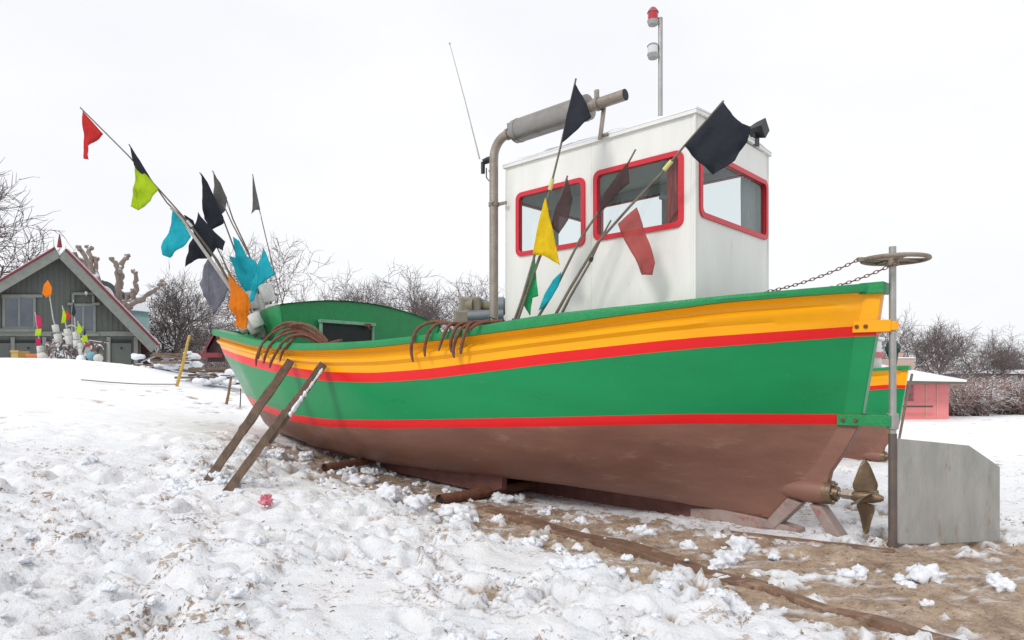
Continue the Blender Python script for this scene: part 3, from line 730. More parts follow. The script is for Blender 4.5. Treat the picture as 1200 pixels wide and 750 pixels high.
# ------------------------------------------------------------------ wheelhouse
T0, T1, QW, ZR = 1.22, 3.36, .735, 3.50
def px_port(x, y):
    """photo point on the port wall plane -> (t, z)"""
    d = Vector(((x - CX) / F, 1, 0)); # solve (d*k - S).PT = QW
    k = (QW + S.dot(PT)) / d.dot(PT); p = d * k; return (p - S).dot(A), CAMH + (H - y) / F * k
def px_aft(x, y):
    d = Vector(((x - CX) / F, 1, 0)); k = (T0 + S.dot(A)) / d.dot(A); p = d * k; return (p - S).dot(PT), CAMH + (H - y) / F * k
def wallpanel(mb, P, u0, u1, z0, z1, holes, thick, m=0):
    """P(u,z,depth) -> point. rectangular holes (ua,ub,za,zb), same z range allowed to differ"""
    us = sorted({u0, u1} | {h[0] for h in holes} | {h[1] for h in holes}); zs_ = sorted({z0, z1} | {h[2] for h in holes} | {h[3] for h in holes})
    for i in range(len(us) - 1):
        for j in range(len(zs_) - 1):
            uc = (us[i] + us[i+1]) / 2; zc = (zs_[j] + zs_[j+1]) / 2
            if any(h[0] < uc < h[1] and h[2] < zc < h[3] for h in holes): continue
            a = [P(us[i], zs_[j], 0), P(us[i+1], zs_[j], 0), P(us[i+1], zs_[j+1], 0), P(us[i], zs_[j+1], 0)]
            b = [P(us[i], zs_[j], thick), P(us[i+1], zs_[j], thick), P(us[i+1], zs_[j+1], thick), P(us[i], zs_[j+1], thick)]
            mb.add(a + b, [(0, 1, 2, 3), (4, 5, 6, 7)], m)
    for h in holes:
        c = [(h[0], h[2]), (h[1], h[2]), (h[1], h[3]), (h[0], h[3])]
        for k in range(4):
            a, b = c[k], c[(k + 1) % 4]; mb.add([P(*a, 0), P(*b, 0), P(*b, thick), P(*a, thick)], [(0, 1, 2, 3)], m)
def rrect(u0, u1, z0, z1, r, n=6):
    out = []
    for cx, cz, a0 in ((u1 - r, z1 - r, 0), (u0 + r, z1 - r, 90), (u0 + r, z0 + r, 180), (u1 - r, z0 + r, 270)):
        for k in range(n + 1):
            a = RAD(a0 + 90 * k / n); out.append((cx + r * cos(a), cz + r * sin(a)))
    return out
def window(P, u0, u1, z0, z1, parent, fr=.044):
    """outer frame rectangle; P(u,z,depth outward positive)"""
    mb = MB(); o = rrect(u0, u1, z0, z1, .07); i = rrect(u0 + fr, u1 - fr, z0 + fr, z1 - fr, .045); n = len(o)
    V = [P(a, b, .018) for a, b in o] + [P(a, b, .018) for a, b in i] + [P(a, b, -.002) for a, b in o] + [P(a, b, -.03) for a, b in i]
    Fc = []
    for k in range(n):
        k2 = (k + 1) % n; Fc += [(k, k2, n + k2, n + k), (k, 2*n + k, 2*n + k2, k2), (n + k, n + k2, 3*n + k2, 3*n + k)]
    mb.add(V, Fc)
    w = mb.build('window', REDF, parent, smooth=40)
    mb = MB(); mb.add([P(a, b, -.012) for a, b in rrect(u0 + fr * .9, u1 - fr * .9, z0 + fr * .9, z1 - fr * .9, .05)], [tuple(range(n))])
    mb.build('pane', GLASS, w, smooth=0)
    mb = MB(); mb2 = rrect(u0 + fr - .004, u1 - fr + .004, z0 + fr - .004, z1 - fr + .004, .05)
    mb.tube([P(a, b, .006) for a, b in mb2 + mb2[:1]], .006, 5, cap=False); mb.build('seal', BLK, w)
    return w
Pp = lambda u, z, d: BP(u, QW + d, z)
Ps = lambda u, z, d: BP(u, -QW - d, z)
Pa = lambda u, z, d: BP(T0 - d, u, z)
Pf = lambda u, z, d: BP(T1 + d, u, z)
w1 = [px_port(604.5, 231), px_port(685.7, 206), px_port(686.8, 288), px_port(606.4, 303.8)]
w2 = [px_port(695.3, 202), px_port(800, 172), px_port(803, 261), px_port(697, 284)]
w3 = [px_aft(819, 178), px_aft(897, 207), px_aft(900, 281), px_aft(819, 256)]
print('w1', w1); print('w2', w2); print('w3', w3)
def rect(w):
    us = sorted(a for a, _ in w); return ((us[0]+us[1])/2, (us[2]+us[3])/2, (w[2][1]+w[3][1])/2, (w[0][1]+w[1][1])/2)
R1, R2, R3 = rect(w1), rect(w2), rect(w3)
zt_ = (R1[3] + R2[3]) / 2; zb2 = (R1[2] + R2[2]) / 2
R1 = (R1[0], R1[1], (R1[2]+zb2)/2, (R1[3]+zt_)/2); R2 = (R2[0], R2[1], (R2[2]+zb2)/2, (R2[3]+zt_)/2)
RS1 = (R1[0], R1[1] + .02, R1[2], R1[3] + .17); RS2 = (R2[0], R2[1], R2[2], R2[3] + .17)
cut = lambda r: (r[0] + .03, r[1] - .03, r[2] + .03, r[3] - .03)
FW = [(-.66, -.03, R1[2], R1[3] + .0), (.03, .66, R1[2], R1[3] + .0)]
mb = MB(); tk = -.035
wallpanel(mb, Pp, T0, T1, 1.5, ZR, [cut(R1), cut(R2)], tk)
wallpanel(mb, Ps, T0, T1, 1.5, ZR, [cut(RS1), cut(RS2)], tk)
wallpanel(mb, Pa, -QW, QW, 1.5, ZR, [cut(R3)], tk)
wallpanel(mb, Pf, -QW, QW, 1.5, ZR, [cut(r) for r in FW], tk)
mb.m = [0 if k % 1 == 0 else 0 for k in mb.m]
house = mb.build('wheelhouse_wall', CABW, boat, smooth=0)
# corner strips and skirting mould
mb = MB()
for t, q in ((T0, QW), (T0, -QW), (T1, QW), (T1, -QW)):
    mb = MB(); mb.tube([BP(t, q, 1.5), BP(t, q, ZR)], .012, 8); mb.build('corner_bead', CABW, house)
for P_, u_ in ((Pp, (R1[1] + R2[0]) / 2 + .004), (Pp, T0 + .035), (Pa, QW - .035), (Ps, (R1[1] + R2[0]) / 2)):
    a_, b_ = P_(u_, 1.52, .0), P_(u_, ZR - .02, .0); mb = MB(); mb.tube([a_, b_], .0035, 5); mb.build('panel_seam', CABW, house)
# inner lining (darker ceiling and inner walls)
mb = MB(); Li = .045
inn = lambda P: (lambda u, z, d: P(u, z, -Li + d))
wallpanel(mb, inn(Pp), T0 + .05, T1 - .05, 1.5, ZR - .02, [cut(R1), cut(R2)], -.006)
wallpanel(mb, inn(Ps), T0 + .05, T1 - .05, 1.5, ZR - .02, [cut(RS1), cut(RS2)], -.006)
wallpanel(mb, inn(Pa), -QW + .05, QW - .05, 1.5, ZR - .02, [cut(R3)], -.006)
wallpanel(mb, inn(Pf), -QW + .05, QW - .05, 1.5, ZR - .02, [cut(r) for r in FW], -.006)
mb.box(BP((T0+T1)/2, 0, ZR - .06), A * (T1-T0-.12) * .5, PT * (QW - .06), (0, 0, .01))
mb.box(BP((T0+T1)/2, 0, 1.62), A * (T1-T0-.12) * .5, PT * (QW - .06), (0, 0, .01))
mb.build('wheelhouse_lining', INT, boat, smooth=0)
for r in (R1, R2): window(Pp, *r, house)
for r in (RS1, RS2): window(Ps, *r, house)
window(Pa, *R3, house)
for r in FW: window(Pf, *r, house)
# curtains
def curtain(P, u0, u1, z0, z1, mt, d=-.10, fold=7):
    mb = MB(); nu, nz_ = 40, 12; V = []
    for j in range(nz_ + 1):
        z = z0 + (z1 - z0) * j / nz_
        for i in range(nu + 1):
            s = i / nu; V.append(P(u0 + (u1 - u0) * s, z, d + .018 * sin(s * fold * 2 * pi + .4 * sin(j * .5))))
    mb.add(V, [(j*(nu+1)+i, j*(nu+1)+i+1, (j+1)*(nu+1)+i+1, (j+1)*(nu+1)+i) for j in range(nz_) for i in range(nu)])
    o = mb.build('curtain', mt, boat, smooth=80)
curtain(Pp, R2[0] - .02, R2[0] + .22, R2[2], R2[3] - .02, C['curtain'])
curtain(Pa, R3[0] - .02, R3[0] + .34, R3[2] - .02, R3[3], C['gcurtain'], fold=5)
curtain(Pa, R3[1] - .13, R3[1] + .02, R3[2] - .02, R3[3], C['curtain'], fold=3)
# seat pipe seen through the aft window
mb = MB(); a_ = BP(1.75, -.05, R3[2] - .2)
mb.tube([a_, a_ + Vector((0, 0, .42)), a_ + Vector((-.02, 0, .50)), a_ + Vector((-.09, 0, .56)), a_ + Vector((-.22, .05, .62))], .03, 12)
mb.sphere(a_ + Vector((.09, 0, .33)), .07, 12, 8, (1.2, 1, .7)); mb.build('helm_seat_frame', mat('pale_blue_steel', (.35, .45, .47), .5), boat, smooth=60)
# roof with slight camber and snow
def roof(zlo, zc, ov, th, name, m, parent, wob=0.0, top=0):
    mb = MB(); nu, nv = 34, 26; V = []
    for lay in (0, 1):
        for j in range(nv + 1):
            q = (-1 + 2 * j / nv) * (QW + ov)
            for i in range(nu + 1):
                t = T0 - ov + (T1 - T0 + 2 * ov) * i / nu
                z = zlo + zc * (1 - (q / (QW + ov))**2)
                e = min(i, nu - i, j, nv - j)
                if lay: z += th * (min(1, (e + .35) / 3) if wob else 1) * (1 + wob * MN.noise(Vector((t * 3, q * 3, 1))))
                if lay and wob: z += wob * .02 * MN.noise(Vector((t * 14, q * 14, 3)))
                V.append(BP(t, q, z))
    r = (nu + 1); L2 = r * (nv + 1); Fc = []
    for j in range(nv):
        for i in range(nu):
            a = j * r + i; Fc += [(a, a + 1, a + r + 1, a + r)[::-1], (L2 + a, L2 + a + 1, L2 + a + r + 1, L2 + a + r)]
    for i in range(nu):
        for a in (i, nv * r + i): Fc.append((a, a + 1, L2 + a + 1, L2 + a))
    for j in range(nv):
        for a in (j * r, j * r + nu): Fc.append((a, a + r, L2 + a + r, L2 + a))
    mb.add(V, Fc); return mb.build(name, m, parent, smooth=50)
rf = roof(ZR - .01, .03, .028, .03, 'wheelhouse_roof', CABW, boat)
roof(ZR + .022, .035, .03, .075, 'roof_snow', SNOWM, rf, wob=.8)
# exhaust
def arc_path(pts, n=8): return pts
ex = MB(); q_ = .82; tx = 3.46; zm = 3.80
path = [BP(tx, q_, 1.75), BP(tx, q_, 2.6), BP(tx, q_, zm - .24)]
for k in range(1, 9):
    a = pi / 2 * k / 8; path.append(BP(tx - .2 * (1 - cos(a)), q_, zm - .2 + .2 * sin(a)))
path.append(BP(3.18, q_, zm))
ex.tube(path, .046, 16); exo = ex.build('exhaust_pipe', EXH, boat, smooth=50)
mb = MB(); mb.tube([BP(3.17, q_, zm), BP(3.15, q_, zm), BP(2.24, q_, zm), BP(2.22, q_, zm)], [.07, .115, .115, .07], 24)
for tt in (3.10, 2.29): mb.tube([BP(tt, q_, zm), BP(tt - .012, q_, zm)], .119, 24)
mb.build('muffler', mat('muffler_steel', (.33, .32, .30), .38, (.22, .20, .18), 6, .9, metal=.7, bump=.15, bscale=20, dirt=(.25, .16, .1), dth=.62), exo, smooth=40)
mb = MB(); n_ = 18
for r_, nm in ((.05, 0),):
    mb.tube([BP(2.24, q_, zm), BP(1.84, q_, zm)], r_, n_, cap=False); mb.tube([BP(1.84, q_, zm), BP(2.1, q_, zm)], r_ - .006, n_, m=1)
mb.build('tail_pipe', [EXH, DARK], exo, smooth=50)
mb = MB()
for tt in (2.15, ):
    mb.tube([BP(tt, q_, zm), BP(tt - .03, q_, zm)], .062, 16); mb.box(BP(tt - .015, q_ + .02, zm + .08), A * .02, PT * .012, (0, 0, .04))
    mb.box(BP(tt - .04, q_ - .03, (zm + ZR) / 2 - .01), A * .018 , PT * .01, (0.02, 0, .16)); mb.box(BP(tt - .05, q_ - .05, ZR + .02), A * .045, PT * .02, (0, 0, .01))
mb.build('clamp', EXH, exo); mb = MB()
mb.tube([BP(3.27, q_, zm), BP(3.24, q_, zm)], .058, 16); mb.box(BP(3.25, q_, zm + .08), A * .01, PT * .012, (0, 0, .03))
mb.build('clamp', EXH, exo); mb = MB()
for z_ in (3.12,):
    mb.tube([BP(tx, q_, z_ - .02), BP(tx, q_, z_ + .02)], .055, 16); mb.box(BP(tx - .08, q_ - .03, z_), A * .07, PT * .01, (0, 0, .015))
    mb.tube([BP(tx, q_ + .05, z_), BP(tx - .1, q_ + .09, z_)], .01, 6)
mb.build('clamp', EXH, exo)
# whip aerial and its base
mb = MB(); b0 = U(566, 190, 7.25)
mb.tube([U(562, 186, 7.25), U(545, 118, 7.3), U(527, 51, 7.4)], [.009, .006, .004], 6); mb.sphere(U(527, 51, 7.4), .012, 6, 4)
ae = mb.build('aerial', POLEW, boat)
mb = MB(); mb.tube([b0, b0 + Vector((.05, 0, .02)), U(582, 183, 7.12)], [.03, .035, .02], 8); mb.tube([b0, b0 + Vector((0, 0, -.12))], .022, 8)
cp = [U(570, 197, 7.2), U(570, 208, 7.2), U(574, 213, 7.18), U(578, 207, 7.15), U(573, 200, 7.2)]; mb.tube(cp, .007, 6); mb.build('aerial_base', BLK, ae)
# mast with two lamps
TM = 1.98; mp0 = BP(TM, 0, ZR); zt2 = CAMH + (H - 21) / F * mp0.y
mb = MB(); mb.tube([mp0, Vector((mp0.x, mp0.y, zt2))], .023, 12); mast = mb.build('mast', GALV, boat)
def navlamp(zc, mtop):
    c = Vector((mp0.x - .075, mp0.y - .01, zc)); mb = MB()
    mb.tube([c + Vector((0, 0, -.075)), c + Vector((0, 0, -.035))], [.045, .058], 14); mb.tube([c + Vector((0, 0, .045)), c + Vector((0, 0, .06))], [.058, .045], 14)
    mb.tube([c + Vector((0, 0, -.06)), c + Vector((.075, .01, -.05))], .015, 8); mb.tube([c + Vector((.045, 0, -.05)), c + Vector((.045, 0, .055))], .006, 6); mb.tube([c + Vector((-.045, 0, -.05)), c + Vector((-.045, 0, .055))], .006, 6); l_ = mb.build('navigation_lamp', GALV, mast)
    mb = MB(); mb.tube([c + Vector((0, 0, -.035)), c + Vector((0, 0, .045))], [.05, .05], 16); 
    if mtop is C['pink']: mb.tube([c + Vector((0, 0, .06)), c + Vector((0, 0, .09))], [.05, .03], 14)
    mb.build('lens', lensr if mtop is C['pink'] else lensw, l_)
lensr = mat('red_lens', (.45, .01, .03), .15, None, 5, .3, coat=.5); lensw = mat('clear_lens', (.62, .64, .64), .1, None, 5, .3, coat=.6)
navlamp(CAMH + (H - 21) / F * mp0.y, C['pink']); navlamp(CAMH + (H - 60) / F * mp0.y, None)
# flood lamp on the aft edge of the roof
mb = MB(); c = BP(T0 - .02, -.42, ZR + .16); f_ = -A
mb.tube([c + A * .06, c, c - A * .09], [.05, .075, .095], 4); mb.box(c + Vector((0, 0, -.1)), A * .01, PT * .05, (0, 0, .05)); mb.build('flood_lamp', BLK, boat)

# ------------------------------------------------------------------ foredeck cuddy with its aft bulkhead
tb = 7.0
def crown(q, f=1.0): return 2.265 + .17 * (1 - (q / 1.36)**2) + .02 * q
qs = np.linspace(1.33, -1.52, 25); mb = MB()
top = [BP(tb, q, crown(q)) for q in qs]
bot = [BP(tb, q * .88, 1.45) for q in qs]
V = top + bot; n = len(qs)
hq = (.70, -.13); 
mb.add(V, [(i, i + 1, n + i + 1, n + i) for i in range(n - 1)])
cud = mb.build('cuddy_bulkhead', RAILG, boat, smooth=0)
cs = cud.modifiers.new('s', 'SOLIDIFY'); cs.thickness = .03; cs.offset = 1
secs = [(tb - .03, 1.0, 0), (tb + .4, .96, .0), (tb + .8, .88, -.02), (tb + 1.2, .74, -.06), (tb + 1.4, .60, -.12)]
mb = MB(); V = []
for t, f, dz in secs:
    for q in qs: V.append(BP(t, q * f, crown(q) + dz))
    V.append(BP(t, -1.45 * f * .93, 1.75)); V.append(BP(t, 1.33 * f * .93, 1.75))
m = n + 2
mb.add(V, [(s*m + i, s*m + i + 1, (s+1)*m + i + 1, (s+1)*m + i) for s in range(len(secs) - 1) for i in range(n)] +
          [(s*m + m - 1, s*m, (s+1)*m, (s+1)*m + m - 1) for s in range(len(secs) - 1)] + [tuple((len(secs)-1)*m + i for i in range(m))])
ct = mb.build('cuddy_top', RAILG, boat, smooth=40)
mb = MB(); V = []
for t, f, dz in secs[:4]:
    for q in qs: V.append(BP(t + .02, q * f * .985, crown(q) + dz + .012 + .012 * MN.noise(Vector((t * 4, q * 6, 0)))))
mb.add(V, [(s*n + i, s*n + i + 1, (s+1)*n + i + 1, (s+1)*n + i) for s in range(3) for i in range(n - 1)])
mb.build('cuddy_snow', SNOWM, ct, smooth=80)
# hatch in the bulkhead
zc0, zc1 = 1.80, 2.09
mb = MB(); mb.box(BP(tb - .035, (hq[0]+hq[1])/2, (zc0+zc1)/2), A * .01, PT * (hq[0]-hq[1]) / 2, (0, 0, (zc1-zc0)/2)); hatch = mb.build('hatch', DARK, cud, bevel=.003)
mb = MB()
mb.box(BP(tb - .06, (hq[0]+hq[1])/2, zc1 + .03), A * .035, PT * ((hq[0]-hq[1]) / 2 + .05), (0, 0, .022))
for q in hq: mb.box(BP(tb - .05, q + (.02 if q > 0 else -.02), (zc0+zc1)/2), A * .025, PT * .015, (0, 0, (zc1-zc0)/2 + .008))
mb.build('hatch_frame', mat('pale_green_paint', (.10, .36, .20), .5, (.35, .45, .38), 12, .8), hatch, bevel=.003)
mb = MB(); mb.box(BP(tb - .105, -.03, zc1 + .015), A * .012, PT * .05, (0, 0, .022)); mb.tube([BP(tb - .11, .0, zc1 + .02), BP(tb - .13, -.06, zc1 - .05)], .009, 6); mb.build('latch', RUST, hatch)
# green mooring bitt at the stem
mb = MB(); c = BP(10.35, .12, 0); mb.tube([Vector((c.x, c.y, 1.7)), Vector((c.x, c.y, 2.35)), Vector((c.x, c.y, 2.44))], [.10, .10, .07], 10)
mb.tube([Vector((c.x - .16, c.y, 2.24)), Vector((c.x + .2, c.y, 2.24))], .04, 8); mb.build('bow_bitt', RAILG, boat, smooth=40)
# net hauler / engine block amidships (between mast and cuddy)
D0 = 8.0
hm = mat('hauler_beige', (.30, .27, .21), .6, (.16, .14, .11), 8, .9, bump=.3, dirt=(.10, .07, .05), dth=.6)
hg = mat('hauler_grey', (.22, .26, .29), .5, None, 7, .8, metal=.3)
mb = MB(); mb.box(U(552, 366, D0), (.13, 0, 0), (0, .2, 0), (0, 0, .16)); mb.box(U(561, 379, D0), (.28, 0, 0), (0, .22, 0), (0, 0, .14))
hl = mb.build('net_hauler', hm, boat, bevel=.03)
mb = MB(); mb.tube([U(541, 358, D0 - .1), U(556, 358, D0 - .15)], [.08, .09], 16); mb.tube([U(556, 357, D0 - .1), U(580, 360, D0 - .1)], .055, 14); mb.build('drum', mat('drum_olive', (.25, .22, .14), .6), hl, smooth=40)
mb = MB(); mb.tube([U(579, 359, D0 - .1), U(590, 359, D0 - .1), U(592, 359, D0 - .1)], [.10, .11, .09], 16); mb.tube([U(597, 367, D0), U(606, 367, D0)], .13, 14); mb.build('flywheel', hg, hl, smooth=40)
mb = MB(); mb.tube([U(548, 371, D0 - .2), U(590, 369, D0 - .2)], .065, 12); mb.tube([U(540, 352, D0), U(560, 350, D0), U(575, 356, D0), U(594, 352, D0)], .02, 8); mb.build('hauler_pipe', hg, hl, smooth=40)
mb = MB()
for k in range(70):
    a, b = random.uniform(0, 2 * pi), random.uniform(.02, .16)
    p = U(596, 381, 7.1) + Vector((cos(a) * b * 1.6, sin(a) * b, random.uniform(-.02, .07)))
    mb.tube([p, p + Vector((random.uniform(-.07, .07), random.uniform(-.05, .05), random.uniform(-.03, .03))), p + Vector((random.uniform(-.1, .1), 0, random.uniform(-.05, .02)))], .007, 4)
o = mb.build('fishing_net', mat('net_green', (.02, .08, .06), .8), None, org=U(596, 384, 7.1)); tag(o, 'dark green heap of net at the foot of the exhaust pipe', 'net')
# ================================================================== MARKER FLAGS
import bmesh
def _pole_point(P, s):
    """P: list of 3D points; s in 0..1 along its rows"""
    for a, b in zip(P[:-1], P[1:]): pass
    k = s * (len(P) - 1); i = min(int(k), len(P) - 2); return P[i].lerp(P[i + 1], k - i)
def depth_at(P, x, y):
    best = None
    for a, b in zip(P[:-1], P[1:]):
        for j in range(21):
            p = a.lerp(b, j / 20); ix, iy = CX + F * p.x / p.y, H - F * (p.z - CAMH) / p.y
            e = (ix - x)**2 + (iy - y)**2
            if best is None or e < best[0]: best = (e, p.y)
    return best[1], math.sqrt(best[0])
def flag(root, P, pts, m, name='flag', lean=.0022, wob=1.0, seed=0):
    bm = bmesh.new(); vs_ = []
    for (x, y) in pts:
        d, e = depth_at(P, x, y); vs_.append(bm.verts.new(U(x, y, d - .02 - e * lean)))
    bm.faces.new(vs_); bmesh.ops.triangulate(bm, faces=bm.faces[:])
    for _ in range(3): bmesh.ops.subdivide_edges(bm, edges=bm.edges[:], cuts=1, use_grid_fill=True)
    bmesh.ops.triangulate(bm, faces=bm.faces[:])
    for v in bm.verts:
        d, e = depth_at(P, CX + F * v.co.x / v.co.y, H - F * (v.co.z - CAMH) / v.co.y)
        a = min(1, e / 14) * wob
        n1 = MN.noise(v.co * 5 + Vector((seed, 0, 0))); n2 = MN.noise(v.co * 11 + Vector((seed, 3, 0)))
        v.co += Vector((.007 * n2, .07 * n1 + .025 * n2, .006 * n1)) * a
    o0 = ORG[root.name]; me = bpy.data.meshes.new(name)
    for v in bm.verts: v.co -= o0
    bm.to_mesh(me); bm.free(); me.materials.append(m)
    me.polygons.foreach_set('use_smooth', [True] * len(me.polygons))
    o = bpy.data.objects.new(name, me); COL.objects.link(o); o.parent = root; ORG[o.name] = o0
    s_ = o.modifiers.new('s', 'SOLIDIFY'); s_.thickness = .003
    return o
def marker(label, pxs, d0, d1, flags, floats=(), r0=.014, r1=.008, pm=None, tapes=(), group='marker flag poles stowed in the boat', wob=1.0):
    n = len(pxs); P = [U(x, y, d0 + (d1 - d0) * i / (n - 1)) for i, (x, y) in enumerate(pxs)]
    root = empty('marker_buoy', P[0], label, 'marker flag', group)
    Q = []
    for i in range(n - 1):
        for j in range(4): Q.append(P[i].lerp(P[i + 1], j / 4))
    Q.append(P[-1]); m = len(Q)
    mb = MB(); mb.tube(Q, [r0 + (r1 - r0) * i / (m - 1) for i in range(m)], 8); mb.build('pole', pm or POLE, root)
    for k, (cm, pts) in enumerate(flags): flag(root, P, pts, C[cm], seed=len(bpy.data.objects) % 37, wob=wob)
    for s, Ln, r in floats:
        c = _pole_point(P, s); d = (P[1] - P[0]).normalized(); mb = MB()
        mb.tube([c - d * Ln, c - d * Ln * .85, c + d * Ln * .85, c + d * Ln], [r * .8, r, r, r * .8], 12); mb.build('float', FOAM, root, smooth=50)
    for s, cm, Ln in tapes:
        c = _pole_point(P, s); d = (_pole_point(P, min(1, s + .02)) - c).normalized(); mb = MB()
        mb.tube([c - d * Ln, c + d * Ln], r0 * 1.35, 8); mb.build('tape', cm, root)
    return root
YT = mat('yellow_tape', (.62, .60, .22), .5); WT = mat('white_tape', (.65, .66, .64), .5)
B = 9.75
marker('longest pole leaning far left over the bow with a red pennant at its tip', [(306,392),(281,352),(255,305),(222,262),(190,226),(150,182),(94,126)], B, 8.9,
  [('red', [(97,130),(121,157),(108,165),(104,171),(104,187),(98,186),(98,160)])], [(.02,.12,.085)], tapes=[(.5, WT, .05)])
marker('pole with a small black pennant above a lime green flag, leaning over the bow', [(302,390),(276,345),(252,303),(222,262),(196,238),(175,208),(151,169)], B - .1, 9.0,
  [('black', [(152,170),(164,188),(176,208),(165,203),(157,194)]), ('lime', [(158,195),(172,205),(186,222),(176,235),(163,247),(154,242),(157,220)])], [(.03,.12,.09)])
marker('thick pale pole with a turquoise flag hanging beside it, left of the black flags', [(300,388),(284,362),(269,336),(240,295),(213,257),(200,243)], B - .25, 9.05,
  [('cyan', [(202,246),(212,258),(224,277),(214,290),(198,302),(191,299),(190,290),(197,270)])], [], r0=.028, r1=.018, pm=POLEW)
marker('pole with the large torn black flag in the middle of the bow cluster', [(297,392),(285,350),(268,318),(252,285),(232,249)], B + .1, 9.4,
  [('black', [(232,250),(227,270),(222,285),(217,313),(232,303),(246,303),(254,290),(262,294),(264,283),(252,272),(243,262)])], [(.10,.13,.10)])
marker('pole with a tall narrow black flag, tip just left of the brown one', [(303,390),(292,335),(274,290),(262,258),(250,230),(234,202)], B + .2, 9.5,
  [('black', [(236,203),(243,213),(250,228),(262,255),(262,262),(248,270),(238,256),(237,225)])], [(.05,.15,.11),(.14,.13,.10)])
marker('pole with a faded grey-brown pennant, tip between the black flag and the slim grey one', [(312,388),(303,340),(291,295),(273,257),(264,230),(249,200)], B + .3, 9.55,
  [('grey', [(250,203),(258,214),(266,232),(264,247),(256,254),(252,262),(250,250),(251,226)])], [(.04,.15,.11),(.14,.13,.11)], tapes=[(.72, WT, .02)])
marker('upright pole with a slim grey pennant, rightmost at the bow', [(338,388),(334,366),(322,321),(312,280),(304,246),(296,204)], B - .1, 9.5,
  [('grey', [(296,206),(300,222),(305,246),(299,246),(295,251),(296,226)]), ('cyan', [(309,290),(315,305),(322,322),(312,328),(302,338),(298,352),(290,357),(296,332),(303,312)])], [(.04,.14,.10),(.13,.13,.10)], tapes=[(.76, WT, .02)], r0=.009, r1=.006)
marker('pole with a small curled black flag behind the turquoise one', [(292,392),(272,345),(256,318),(238,290),(216,252)], B + .35, 9.6,
  [('black', [(217,252),(226,258),(229,266),(222,270),(215,259)]), ('lav', [(244,303),(256,318),(269,336),(262,352),(249,369),(246,352),(233,332),(238,316)])], [(.06,.12,.10)])
marker('pole with a tattered turquoise flag in the middle of the bow cluster', [(326,386),(316,350),(300,315),(287,290),(272,262),(262,240)], B + .25, 9.6,
  [('cyan', [(273,277),(280,282),(289,300),(299,306),(304,318),(306,330),(300,345),(297,357),(289,345),(286,330),(275,318),(268,300),(276,302),(279,291)])], [(.10,.15,.10),(.24,.13,.10)])
marker('short pole with a ragged orange and yellow flag at the bow tip', [(310,395),(296,368),(281,340),(268,319),(262,308)], B - .4, 9.2,
  [('orange', [(267,320),(277,332),(290,345),(294,358),(290,372),(286,380),(288,388),(279,383),(272,381),(276,371),(268,360),(270,345)])], [(.18,.10,.085)])
mk2 = 'marker flag poles leaning on the port rail by the wheelhouse'
marker('pole with a black pennant in front of the muffler and a yellow flag below', [(600,384),(612,350),(625,305),(640,240),(655,180),(675,92)], 6.35, 5.95,
  [('black', [(674,97),(683,114),(693,138),(680,150),(658,168),(664,135)]), ('yellow', [(639,230),(642,262),(651,285),(656,311),(646,305),(637,300),(624,298),(630,265)])], tapes=[(.68, YT, .05)], group=mk2)
marker('low pole with a green flag beside the yellow one', [(599,385),(610,362),(620,335),(632,300)], 6.4, 6.25,
  [('green', [(627,303),(629,330),(631,347),(624,349),(621,370),(614,358),(608,357),(617,330)])], group=mk2)
marker('pole with a dark grey-brown flag in front of the forward window', [(604,383),(622,330),(640,282),(652,248),(665,206)], 6.3, 6.05,
  [('brown', [(665,209),(671,232),(666,258),(655,274),(646,266),(650,245),(658,228)])], group=mk2)
marker('pole with a faded brown flag above and a turquoise flag below, crossing between the windows', [(629,374),(650,340),(680,280),(706,242),(728,206),(745,175)], 6.2, 5.75,
  [('brown', [(736,190),(738,215),(726,224),(715,238),(700,251),(708,226),(724,204)]), ('cyan', [(658,318),(655,334),(646,350),(636,361),(631,364),(638,345),(648,328)])], group=mk2)
marker('pole with a large black flag by the wheelhouse roof corner and a faded red flag', [(648,374),(668,338),(700,285),(738,242),(775,203),(802,171),(848,118)], 6.1, 5.25,
  [('black', [(848,120),(857,136),(868,147),(878,150),(876,166),(868,176),(862,188),(838,203),(820,190),(802,171)]), ('fred', [(724,262),(746,243),(755,268),(768,308),(765,322),(753,322),(742,300),(732,280)])], tapes=[(.715, YT, .045)], group=mk2)
marker('bare crooked pole tied with a black cord, right of the turquoise flag', [(655,374),(668,348),(690,310),(704,280),(716,258)], 6.15, 5.95, [], tapes=[(.55, BLK, .02)], group=mk2)

# ================================================================== GRAPNELS
GR = mat('grapnel_rust', (.13, .045, .03), .8, (.22, .10, .06), 20, .9, bump=.5, bscale=80)
def rail_depth(x):
    pts = [(img(BP(t, b, 0)), BP(t, b, 0).y) for t, b, z in SHEER if t < 8.6]; pts.sort()
    return float(np.interp(x, [p[0] for p in pts], [p[1] for p in pts]))
def grapnel(label, tines, shank, group, off=.12, r=.017):
    root = empty('grapnel', U(shank[0][0], shank[0][1], rail_depth(shank[0][0])), label, 'grapnel', group)
    mb = MB(); mb.tube([U(x, y, rail_depth(x) + .10) for x, y in shank], r * 1.25, 7); mb.build('shank', GR, root)
    for tn in tines:
        P = []; n = len(tn)
        for i, (x, y) in enumerate(tn):
            s = i / (n - 1); P.append(U(x, y, rail_depth(x) + .10 - (.10 + off) * min(1, s * 2.0) + random.uniform(-.01, .01)))
        Q = []
        PP = np.array([tuple(p) for p in P])
        for k in range(n - 1):
            for j in range(4): Q.append(Vector(catmull(PP, k, j / 4)))
        Q.append(P[-1]); m = len(Q)
        mb = MB(); mb.tube(Q, [r * (1 if i < m - 3 else .55 + .45 * (m - 1 - i) / 3) for i in range(m)], 7); mb.build('tine', GR, root, smooth=60)
g1 = 'rusty grapnels hung over the rail near the bow'
